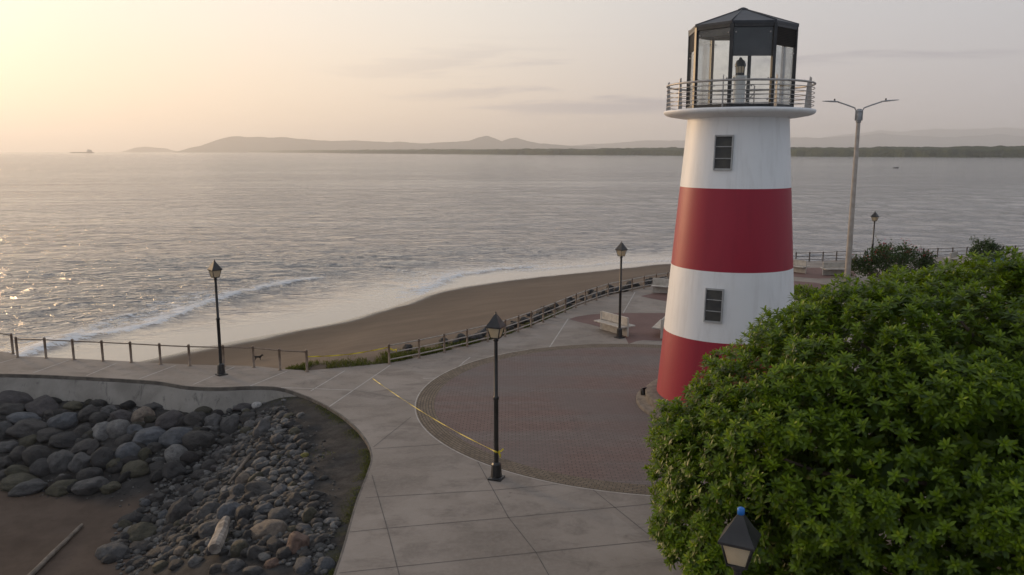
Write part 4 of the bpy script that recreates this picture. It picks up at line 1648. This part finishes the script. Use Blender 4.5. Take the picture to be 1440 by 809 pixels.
# between the two railings and along the foot of the second one
gap_line = smooth_line([f1[-2], f1[-1], f2[0], f2[1], f2[2], f2[3], f2[4], f2[5], f2[6], f2[7], f2[8], f2[9], f2[10], f2[11]], 6)
for _ in range(26000):
    k = g.integers(0, len(gap_line) - 1)
    t = g.random()
    a, b = gap_line[k], gap_line[k + 1]
    x, y = a[0] + (b[0] - a[0]) * t, a[1] + (b[1] - a[1]) * t
    tx, ty = b[0] - a[0], b[1] - a[1]; L = math.hypot(tx, ty)
    along = k / 6
    wid = np.interp(along, [0, 1, 2, 4, 6, 8, 12], [1.0, 1.9, 1.7, 1.2, .7, .5, .5])
    dens = np.interp(along, [0, 1, 2, 4, 5.5, 8, 12], [.9, 1, 1, .8, .4, .15, .25])
    d_ = .16 + abs(g.normal(0, .42)) * wid
    x, y = x - ty / L * d_, y + tx / L * d_
    if g.random() > dens or noise.noise(Vector((x * 1.1, y * 1.1, 3))) < -.18 + .25 * (d_ > wid * .7): continue
    gp.append((x, y))
gp = np.array(gp)
gz = beach_h(gp[:, 0], gp[:, 1])[0]
blades('grass', np.c_[gp, gz - .01], .16, 'grass', 'ragged green grass between promenade and sand at the gap in the railing', 'grass', 2)
# raise the earth under the grass: a low bank
# grass tufts along the cove edge
gp = []
for _ in range(9000):
    k = g.integers(4, len(cove_edge) - 6)
    a, b = cove_edge[k], cove_edge[k + 1]
    t = g.random(); x, y = a[0] + (b[0] - a[0]) * t, a[1] + (b[1] - a[1]) * t
    tx, ty = b[0] - a[0], b[1] - a[1]; L = math.hypot(tx, ty)
    d_ = .08 + abs(g.normal(0, .14))
    x, y = x + ty / L * d_, y - tx / L * d_
    wall_ = x < wall_end.x + .3
    if wall_: continue
    if noise.noise(Vector((x * .9, y * .9, 7))) < .05: continue
    gp.append((x, y))
for cx_, cy_, s_, c_ in ((458, 640, .18, 60), (428, 641, .20, 90), (478, 790, .28, 260), (462, 742, .35, 60), (120, 557, .7, 120), (395, 563, .6, 120)):
    p = on_cove(cx_, cy_)
    for _ in range(c_): gp.append((p.x + g.normal(0, s_), p.y + g.normal(0, s_ * .7)))
gp = np.array(gp)
gz = cove_h(gp[:, 0], gp[:, 1])[0]
blades('weeds', np.c_[gp, gz - .01], .07, 'grass', 'short olive weeds in patches on the dark soil along the curved slab edge', 'weeds', 4, .9)

# ------------------------------------------------------------------ stones
def rock_mesh(seed, rough=.16, boxy=.0, sub=3):
    bm = bmesh.new()
    bmesh.ops.create_icosphere(bm, subdivisions=sub, radius=1)
    o = Vector((seed * 3.7, seed * 1.3, seed * 2.1))
    r_ = random.Random(seed)
    planes = [(Vector((r_.gauss(0, 1), r_.gauss(0, 1), r_.gauss(0, 1))).normalized(), r_.uniform(.72, .95)) for _ in range(7)]
    for v in bm.verts:
        p = v.co.copy()
        k = 1 + rough * noise.noise(p * 1.1 + o) + rough * .45 * noise.noise(p * 2.7 + o)
        p = p * k
        if boxy:
            for n_, d_ in planes:
                q = p.dot(n_) - d_
                if q > 0: p -= n_ * q * boxy
        p += v.co * .02 * noise.noise(p * 7 + o)
        v.co = p
    me = bpy.data.meshes.new('stone')
    bm.to_mesh(me)
    bm.free()
    for p in me.polygons: p.use_smooth = True
    me.materials.append(M['rock'])
    return me


ROCKS = [rock_mesh(i, .20 + .06 * (i % 3), (.2, .6, .85)[i % 3], 4) for i in range(15)]
TONES = dict(d=(.060, .056, .054), k=(.042, .041, .042), g=(.085, .083, .083), l=(.165, .160, .155), b=(.100, .107, .119), p=(.19, .185, .18),
             w=(.185, .150, .120), r=(.165, .105, .080), o=(.085, .078, .052), W=(.50, .48, .46), v=(.078, .070, .072), y=(.22, .20, .05))
LAB = {}
big = """20 562 50 16 v|20 578 36 22 d|61 573 48 18 v|34 589 46 12 b|91 592 40 24 b|45 603 52 28 d|6 606 24 26 g|125 584 32 22 d|73 583 22 14 d|103 571 28 12 o|132 574 24 8 g|73 611 36 20 d|93 619 46 20 k|119 607 24 20 d|145 608 32 30 l|37 622 30 14 o|12 629 30 18 g|26 641 24 22 d|53 641 36 30 d|88 650 32 36 g|115 651 28 32 g|147 646 32 32 k|119 629 42 18 d|8 651 22 20 d|61 659 34 24 k|28 663 38 16 o|4 670 26 18 d|28 679 50 20 o|41 687 46 22 g|89 686 42 22 o|127 668 32 22 k|129 683 48 22 g|156 687 28 16 o|139 589 24 20 d|154 577 20 14 g|157 578 24 18 g|173 586 30 18 v|201 584 29 21 w|216 573 28 15 g|168 604 32 27 l|191 606 22 17 B|212 613 46 26 b|238 591 42 24 v|275 591 30 24 d|250 615 46 30 P|279 619 40 28 d|301 594 24 24 g|303 604 16 12 g|181 637 34 30 b|204 641 14 25 o|218 630 24 18 d|248 639 27 26 l|176 619 26 12 d|163 654 20 22 o|190 661 38 22 o|245 664 30 28 k|222 657 26 10 d|226 647 18 9 g|256 722 34 38 d|295 722 32 34 S|323 722 30 34 b|301 746 38 28 g|199 753 44 24 o|185 730 34 16 k|160 777 40 26 g|272 729 20 22 v|211 731 18 14 d|229 778 34 18 d|201 770 30 14 d|254 776 18 14 w|275 790 20 14 l|337 772 22 28 g|327 796 30 18 g|286 768 26 18 d|238 708 16 10 l|361 570 13 10 W|351 589 24 20 d|370 607 24 30 g|390 618 18 16 g|326 598 26 30 g|344 573 26 14 v|404 616 10 9 g|421 617 16 13 d|408 653 16 15 g|343 676 22 20 w|366 688 42 20 d|397 690 20 19 b|335 693 24 24 g|412 683 12 11 o|427 687 20 11 d|428 641 12 9 y|373 716 24 16 b|414 706 24 22 d|394 725 32 22 g|379 746 48 30 X|419 765 30 38 R|436 726 20 24 o|465 734 17 11 p|452 726 16 18 d|338 774 24 26 o|362 778 28 22 d|388 767 22 26 d|349 754 16 18 d|384 793 20 13 r|407 756 18 14 d|344 724 24 28 k|331 797 26 18 g|430 780 20 12 d|357 803 28 14 g|310 640 20 14 g|330 650 22 14 d|296 655 24 16 d|282 668 22 14 d|318 668 20 14 g|300 684 24 16 d|262 690 26 14 d|284 700 24 16 g|318 700 22 16 d|350 700 20 14 d|376 664 20 14 g|352 655 22 14 d|372 640 20 13 d|340 630 20 14 g|320 622 20 14 d|390 640 16 12 d|222 700 22 14 d|240 745 22 14 d|262 760 22 14 d|222 758 22 13 d|300 774 22 14 v|305 800 22 14 d|250 795 22 14 d|226 797 24 14 o|200 792 22 13 d"""
UNIQ = {'w': None, 'B': ('b', 'small blue grey round boulder wedged between two paler ones near the wall'),
        'P': ('b', 'biggest pale blue boulder in the heap below the sloping wall'),
        'S': ('g', 'flat faced slab like boulder beside the pale driftwood stump'),
        'X': ('w', 'large warm grey pointed boulder near the bottom of the stone bank'),
        'R': ('r', 'tall reddish brown boulder leaning near the slab edge'),
        'W': ('W', 'white stone on the dark soil under the end of the sloping wall'),
        'y': ('y', 'small yellow mossy stone at the edge of the dark soil')}
placed = []
nbig = 0
for s in big.split('|'):
    a = s.split()
    px, py, w, h = (float(q) for q in a[:4])
    key = a[4]
    tone = UNIQ[key][0] if key in UNIQ and UNIQ[key] else key
    P_ = on_cove(px, py + h * .10)
    dep = P_.y * _cp + (CAM_H - P_.z) * _sp
    sc = dep / FPX
    hw, hh = w * sc / 2, h * sc / 2
    me = ROCKS[(nbig * 7 + 3) % 15]
    o = bpy.data.objects.new('boulder', me)
    COL.objects.link(o)
    rr = random.Random(nbig)
    o.scale = (hw * 1.10, (hw * .55 + hh * .6) * 1.08, max(hh * 1.12, hw * .45))
    o.location = P_ + Vector((0, 0, hh * .10))
    o.rotation_euler = (R(rr.uniform(-18, 18)), R(rr.uniform(-16, 16)), R(rr.uniform(-25, 25)))
    j = 1 + rr.uniform(-.14, .14)
    c = [q * (1.15 if tone in 'dkvo' else 1.35) for q in TONES[tone]]
    o.color = (c[0] * j, c[1] * j, c[2] * j, 1)
    if key in UNIQ and UNIQ[key]:
        tag(o, UNIQ[key][1], 'boulder')
    elif key == 'w' and px == 201:
        tag(o, 'round sandy pink boulder resting high in the heap below the sloping wall', 'boulder')
    elif px < 330 and py < 692 and w >= 20:
        tag(o, 'dark rounded boulder in the big heap between the sloping wall and sandy floor', 'boulder', 'boulders heaped below the sloping wall')
    else:
        tag(o, 'dark rounded boulder among smaller stones on the bank beside the dark soil', 'boulder', 'boulders on the stony bank')
    placed.append((P_.x, P_.y, max(hw, hh) * .9))
    nbig += 1

# darker stones showing in the gaps of the heap
heap = [tuple(on_cove(*p).xy) for p in [(0, 560), (60, 562), (130, 562), (200, 572), (250, 578), (310, 575), (335, 600), (300, 640), (250, 680), (200, 668), (150, 692), (100, 692), (0, 690)]]
hb = np.array(heap)
g = np.random.default_rng(31)
nf = 0
while nf < 60:
    x, y = g.uniform(hb[:, 0].min(), hb[:, 0].max()), g.uniform(hb[:, 1].min(), hb[:, 1].max())
    if not inside(np.array(x), np.array(y), heap): continue
    r_ = g.uniform(.16, .32)
    o = bpy.data.objects.new('boulder', ROCKS[g.integers(0, 15)])
    COL.objects.link(o)
    o.scale = (r_ * g.uniform(1, 1.4), r_ * g.uniform(.8, 1.1), r_ * g.uniform(.7, .9))
    o.location = (x, y, cz(x, y) + r_ * .02)
    o.rotation_euler = (g.normal(0, .3), g.normal(0, .3), g.uniform(0, 6.28))
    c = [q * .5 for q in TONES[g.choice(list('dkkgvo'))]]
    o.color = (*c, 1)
    tag(o, 'dark rounded boulder in the big heap between the sloping wall and sandy floor', 'boulder', 'boulders heaped below the sloping wall')
    nf += 1

# smaller stones, one object each
g = np.random.default_rng(77)
bank = [(215, 640), (330, 575), (400, 575), (430, 620), (438, 690), (478, 735), (462, 809), (190, 809), (150, 790), (165, 740), (205, 700), (230, 680)]
bank2 = [tuple(on_cove(*p).xy) for p in bank]
bx = np.array(bank2)
n_small = 0
tries = 0
while n_small < 165 and tries < 30000:
    tries += 1
    x, y = g.uniform(bx[:, 0].min(), bx[:, 0].max()), g.uniform(bx[:, 1].min(), bx[:, 1].max())
    if not inside(np.array(x), np.array(y), bank2): continue
    r_ = g.uniform(.10, .20)
    if any((x - a) ** 2 + (y - b) ** 2 < (.75 * (r_ + c)) ** 2 for a, b, c in placed): continue
    o = bpy.data.objects.new('stone', ROCKS[g.integers(0, 15)])
    COL.objects.link(o)
    o.scale = (r_ * g.uniform(.9, 1.4), r_ * g.uniform(.8, 1.1), r_ * g.uniform(.55, .85))
    o.location = (x, y, cz(x, y) + r_ * .25)
    o.rotation_euler = (g.normal(0, .3), g.normal(0, .3), g.uniform(0, 6.28))
    c = [q * 1.3 for q in TONES[g.choice(list('dddkggvlob'))]]
    j = g.uniform(.8, 1.2)
    o.color = (c[0] * j, c[1] * j, c[2] * j, 1)
    tag(o, 'small grey stone filling gaps between the boulders of the stony bank', 'stone', 'small stones on the bank')
    placed.append((x, y, r_ * .8))
    n_small += 1
print('boulders', nbig, 'stones', n_small)


def pebbles():
    bm = bmesh.new()
    bmesh.ops.create_icosphere(bm, subdivisions=2, radius=1)
    tv = np.array([v.co[:] for v in bm.verts]); tf = np.array([[v.index for v in f.verts] for f in bm.faces])
    bm.free()
    pts = []
    polyA = bank2
    polyB = [tuple(on_cove(*p).xy) for p in [(0, 556), (60, 557), (130, 558), (200, 567), (265, 578), (330, 570), (400, 563), (440, 590), (470, 640), (480, 700), (470, 809), (150, 809), (170, 700), (0, 700)]]
    bb = np.array(polyB)
    g = np.random.default_rng(8)
    V, T, F = [], [], []
    n = 0
    for _ in range(20000):
        x, y = g.uniform(bb[:, 0].min(), bb[:, 0].max()), g.uniform(bb[:, 1].min(), bb[:, 1].max())
        ia = inside(np.array(x), np.array(y), polyA)
        if not (ia or (inside(np.array(x), np.array(y), polyB) and g.random() < .22)): continue
        r_ = min(.13, .035 * (1 + g.pareto(2.2))) if ia else min(.10, .022 * (1 + g.pareto(2.5)))
        s = np.array([r_ * g.uniform(.9, 1.4), r_ * g.uniform(.8, 1.1), r_ * g.uniform(.5, .8)])
        a = g.uniform(0, 6.28)
        q = tv * (1 + .13 * np.sin(tv @ g.normal(0, 2.2, 3) + g.uniform(0, 6))[:, None]) * s
        q = np.c_[q[:, 0] * math.cos(a) - q[:, 1] * math.sin(a), q[:, 0] * math.sin(a) + q[:, 1] * math.cos(a), q[:, 2]]
        V.append(q + [x, y, cz(x, y) + r_ * .3]); F.append(tf + n * len(tv)); T.append(np.full(len(tv), np.clip(g.beta(1.6, 3.2) + (g.random() < .03) * .5, 0, 1)))
        n += 1
        if n > 4200: break
    me = np_mesh('pebbles', np.concatenate(V), np.concatenate(F), True)
    at = me.attributes.new('tone', 'FLOAT', 'POINT'); at.data.foreach_set('value', np.concatenate(T).astype(np.float32))
    o = mesh_obj('pebbles', me, M['pebble'])
    tag(o, 'loose grey pebbles strewn between the boulders and over the dark soil', 'pebbles', kind='stuff')


pebbles()

# boulders at the foot of the curved railing, on the sand
seg = offset_line(f2, .9)
k_ = 0
for i in range(1, len(seg) - 1):
    cnt = (1, 1, 2, 3, 3)[min(i, 4)] if i < 6 else 3
    for q in range(cnt):
        t = (q + g.uniform(.1, .9)) / cnt
        a, b = seg[i], seg[i + 1]
        x, y = a[0] + (b[0] - a[0]) * t, a[1] + (b[1] - a[1]) * t
        tx, ty = b[0] - a[0], b[1] - a[1]; L = math.hypot(tx, ty)
        dd = g.uniform(-.35, .55)
        x, y = x - ty / L * dd, y + tx / L * dd
        r_ = g.uniform(.14, .28)
        o = bpy.data.objects.new('boulder', ROCKS[g.integers(0, 15)])
        COL.objects.link(o)
        o.scale = (r_ * g.uniform(1, 1.3), r_, r_ * g.uniform(.7, .95))
        o.location = (x, y, float(beach_h(np.array([x]), np.array([y]))[0][0]) + r_ * .45)
        o.rotation_euler = (g.normal(0, .3), g.normal(0, .3), g.uniform(0, 6.28))
        c = [q * .7 for q in TONES[g.choice(list('kdbgv'))]]
        o.color = (*c, 1)
        tag(o, 'dark boulder in the row on the sand behind the pale curved railing', 'boulder', 'boulders along the curved railing')

# ------------------------------------------------------------------ driftwood
def driftwood(a, b, r0, r1, mat, label, flat=1.0, knots=.12, seed=1, n=14):
    a, b = Vector(a), Vector(b)
    c = (a + b) / 2
    mb = MB()
    pts, rs = [], []
    for i in range(n + 1):
        t = i / n
        p = a.lerp(b, t) - c
        p += Vector((noise.noise(Vector((t * 3, seed, 0))), noise.noise(Vector((t * 3, seed, 5))), noise.noise(Vector((t * 3, seed, 9))) * .5)) * r0 * .25
        pts.append(p)
        rs.append((r0 + (r1 - r0) * t) * (1 + knots * noise.noise(Vector((t * 9, seed, 2)))) * (.9 if i in (0, n) else 1))
    mb.tube(pts, rs, 9, smooth=False)
    v2 = []
    for v in mb.v:
        v_ = Vector(v)
        v2.append(tuple(v_ + Vector((1, 1, 1)) * 0.30 * r0 * noise.noise(v_ * 4 / max(r0 * 10, .5) + Vector((seed, 0, 0)))))
    mb.v = v2
    o = mb.build('driftwood', mat, None, c)
    tag(o, label, 'driftwood')


p, q = on_cove(303, 785), on_cove(318, 749)
driftwood(p + Vector((0, 0, .22)), q + Vector((0, 0, .30)), .155, .13, M['drift'], 'short pale weathered log lying on the stones', seed=2)
p, q = on_cove(64, 809), on_cove(116, 741)
driftwood(p + Vector((-.3, -.5, .06)), q + Vector((0, 0, .06)), .075, .055, M['drift2'], 'long straight driftwood pole lying on the sandy cove floor', knots=.05, seed=5)
p, q = on_cove(322, 690), on_cove(351, 653)
driftwood(p + Vector((0, 0, .22)), q + Vector((0, 0, .26)), .03, .055, M['drift2'], 'thin pale crooked branch sticking out between stones in the middle of the bank', knots=.3, seed=8)

# ------------------------------------------------------------------ caution tape
def tape_mesh(pts, w, name='caution_tape'):
    pts = [Vector(p) for p in pts]
    v, f = [], []
    for i, p in enumerate(pts):
        tw = math.sin(i * .8) * .9
        t = (pts[min(i + 1, len(pts) - 1)] - pts[max(i - 1, 0)]).normalized()
        s = Vector((0, 0, 1)).cross(t).normalized()
        up = t.cross(s)
        d = (up * math.cos(tw) + s * math.sin(tw)) * w / 2
        e = (s * math.cos(tw) - up * math.sin(tw)) * .003
        v += [p - d - e, p + d - e, p + d + e, p - d + e]
    for i in range(len(pts) - 1):
        for k in range(4): f.append((i * 4 + k, i * 4 + (k + 1) % 4, i * 4 + 4 + (k + 1) % 4, i * 4 + 4 + k))
    return v, f


LC = G(698, 673)
tp = thing('caution_tape', G(525, 533), 'yellow caution tape stretched from the paving up to the lantern post by the plaza', 'tape')
o0 = tp.location
a, b = G(524, 533) + Vector((0, 0, .02)), LC + Vector((-.06, .02, .76))
pts = []
for i in range(41):
    t = i / 40
    p = a.lerp(b, t); p.z = .02 + .74 * t ** 1.35 - .10 * math.sin(math.pi * t) * t
    p.z = max(p.z, .02)
    pts.append(p - o0)
mb = MB(); v, f = tape_mesh(pts, .024); mb.add(v, f); mb.build('ribbon', M['tape'], tp)
mb = MB()
ring_ = [LC - o0 + Vector((.072 * math.cos(t), .072 * math.sin(t), .76 + .02 * math.sin(2 * t))) for t in np.linspace(0, 2 * math.pi, 17)]
v, f = tape_mesh(ring_, .05); mb.add(v, f)
v, f = tape_mesh([LC - o0 + Vector((.06, -.07, .76)), LC - o0 + Vector((.13, -.10, .80)), LC - o0 + Vector((.19, -.10, .86))], .05); mb.add(v, f)
v, f = tape_mesh([LC - o0 + Vector((.06, -.07, .75)), LC - o0 + Vector((.10, -.10, .70)), LC - o0 + Vector((.11, -.10, .62))], .05); mb.add(v, f)
mb.build('knot', M['tape'], tp)
tp = thing('caution_tape', (*f1[-1], 0), 'yellow caution tape closing the gap between the two railings', 'tape')
o0 = tp.location
a, b = Vector((*f1[-1], .60)), Vector((*f2[0], .70))
pts = [a.lerp(b, t) - o0 + Vector((0, 0, -.10 * math.sin(math.pi * t))) for t in np.linspace(0, 1, 30)]
mb = MB(); v, f = tape_mesh(pts, .05); mb.add(v, f)
e = Vector((*f2[0], 0)) - o0
v, f = tape_mesh([e + Vector((.05, -.04, .66)), e + Vector((.18, -.02, .58)), e + Vector((.32, 0, .62)), e + Vector((.28, .02, .50))], .06); mb.add(v, f)
mb.build('ribbon', M['tape'], tp)

# ------------------------------------------------------------------ dog on the beach
def dog():
    z = -1.4
    for _ in range(20):
        p = G(363, 507, z); z = .5 * z + .5 * float(beach_h(np.array([p.x]), np.array([p.y]))[0][0])
    p = G(363, 507, z)
    V = [(0, 0, .30), (.16, 0, .31), (.20, 0, .33), (.28, 0, .40), (.34, 0, .46), (.42, 0, .44), (.48, 0, .42),      # spine, neck, head, muzzle
         (-.12, 0, .32), (-.20, 0, .34), (-.32, 0, .40), (-.42, 0, .50),                                             # loin, rump, tail
         (.17, .06, .24), (.15, .06, .13), (.17, .06, .015), (.17, -.06, .24), (.21, -.06, .13), (.20, -.06, .015),   # front legs
         (-.19, .06, .25), (-.15, .06, .19), (-.23, .06, .10), (-.21, .06, .015), (-.19, -.06, .25), (-.17, -.06, .19), (-.27, -.06, .10), (-.26, -.06, .015),
         (.33, .045, .53), (.33, -.045, .53)]
    E = [(0, 1), (1, 2), (2, 3), (3, 4), (4, 5), (5, 6), (0, 7), (7, 8), (8, 9), (9, 10), (2, 11), (11, 12), (12, 13), (2, 14), (14, 15), (15, 16),
         (8, 17), (17, 18), (18, 19), (19, 20), (8, 21), (21, 22), (22, 23), (23, 24), (4, 25), (4, 26)]
    rad = [.085, .10, .095, .06, .06, .04, .022, .075, .08, .02, .01, .045, .026, .018, .045, .026, .018, .05, .035, .022, .016, .05, .035, .022, .016, .015, .015]
    me = bpy.data.meshes.new('dog')
    me.from_pydata(V, E, [])
    tmp = bpy.data.objects.new('dog', me)
    COL.objects.link(tmp)
    md = tmp.modifiers.new('skin', 'SKIN')
    for sv, r_ in zip(me.skin_vertices[0].data, rad): sv.radius = (r_, r_)
    me.skin_vertices[0].data[0].use_root = True
    tmp.modifiers.new('sub', 'SUBSURF').render_levels = 2
    tmp.modifiers['sub'].levels = 2
    dg = bpy.context.evaluated_depsgraph_get()
    m2 = bpy.data.meshes.new_from_object(tmp.evaluated_get(dg))
    bpy.data.objects.remove(tmp)
    m2.name = 'dog'
    m2.materials.clear()
    for q in m2.polygons: q.use_smooth = True
    o = mesh_obj('dog', m2, M['fur'], None, p)
    o.rotation_euler = (0, 0, R(8))
    o.scale = (.6,) * 3
    tag(o, 'small black dog trotting on the sand behind the rusty railing', 'dog')


dog()

# ------------------------------------------------------------------ boats
def boat(loc, L, label, rz=0):
    root = thing('boat', loc, label, 'boat', rz)
    v, f = [], []
    n = 10
    for i in range(n + 1):
        t = i / n
        w = .17 * L * math.sin(math.pi * min(1, .15 + .85 * (1 - t) ** .6 * .9 + .0)) if t < 1 else .01
        w = .17 * L * (1 - t ** 3.2) * (.75 + .25 * min(1, t * 3))
        sh = .13 * L * (1 + .8 * t ** 3)
        x = (t - .5) * L
        v += [(x, -w, sh), (x, -w * .65, -.05), (x, 0, -.12), (x, w * .65, -.05), (x, w, sh), (x, w * .85, sh - .02), (x, 0, .08), (x, -w * .85, sh - .02)]
    for i in range(n):
        for k in range(8): f.append((i * 8 + k, i * 8 + (k + 1) % 8, i * 8 + 8 + (k + 1) % 8, i * 8 + 8 + k))
    f += [tuple(range(8)), tuple(n * 8 + k for k in range(8))[::-1]]
    mb = MB(); mb.add(v, f, True); mb.build('hull', M['hull'], root)
    mb = MB(); mb.box((-.52 * L, 0, .16 * L), (.07 * L, .08 * L, .13 * L), bev=.02); mb.box((-.53 * L, 0, 0), (.03 * L, .03 * L, .25 * L)); mb.build('motor', M['black'], root)
    for s in (-.22, .12):
        mb = MB(); mb.box((s * L, 0, .10 * L), (.06 * L, .28 * L, .02 * L)); mb.build('thwart', M['hull'], root)


boat(G(1260, 236.5, SEA), 3.6, 'tiny dark open boat far out on the water right of the lighthouse', R(5))


def ship():
    p = G(116, 214.1, SEA)
    p = Vector((p.x, p.y, 0)).normalized() * 6000; p.z = SEA
    root = thing('ship', p, 'distant faint ship on the horizon far left', 'ship', R(2))
    mb = MB()
    L = 150
    prof = [(-.5, .8), (-.45, 1), (.38, 1), (.46, .7), (.5, .05)]
    v = []
    for t, w in prof:
        v += [(t * L, -11 * w, 6), (t * L, -9 * w, -2), (t * L, 9 * w, -2), (t * L, 11 * w, 6)]
    f = [(i * 4 + k, i * 4 + (k + 1) % 4, i * 4 + 4 + (k + 1) % 4, i * 4 + 4 + k) for i in range(4) for k in range(4)] + [(0, 1, 2, 3), (19, 18, 17, 16)]
    mb.add(v, f); mb.build('hull', M['hull'], root)
    mb = MB(); mb.box((.30 * L, 0, 12), (26, 18, 12)); mb.box((.30 * L, 0, 20), (16, 14, 4)); mb.box((.25 * L, 0, 23), (5, 5, 6)); mb.build('superstructure', M['lum'], root)


ship()
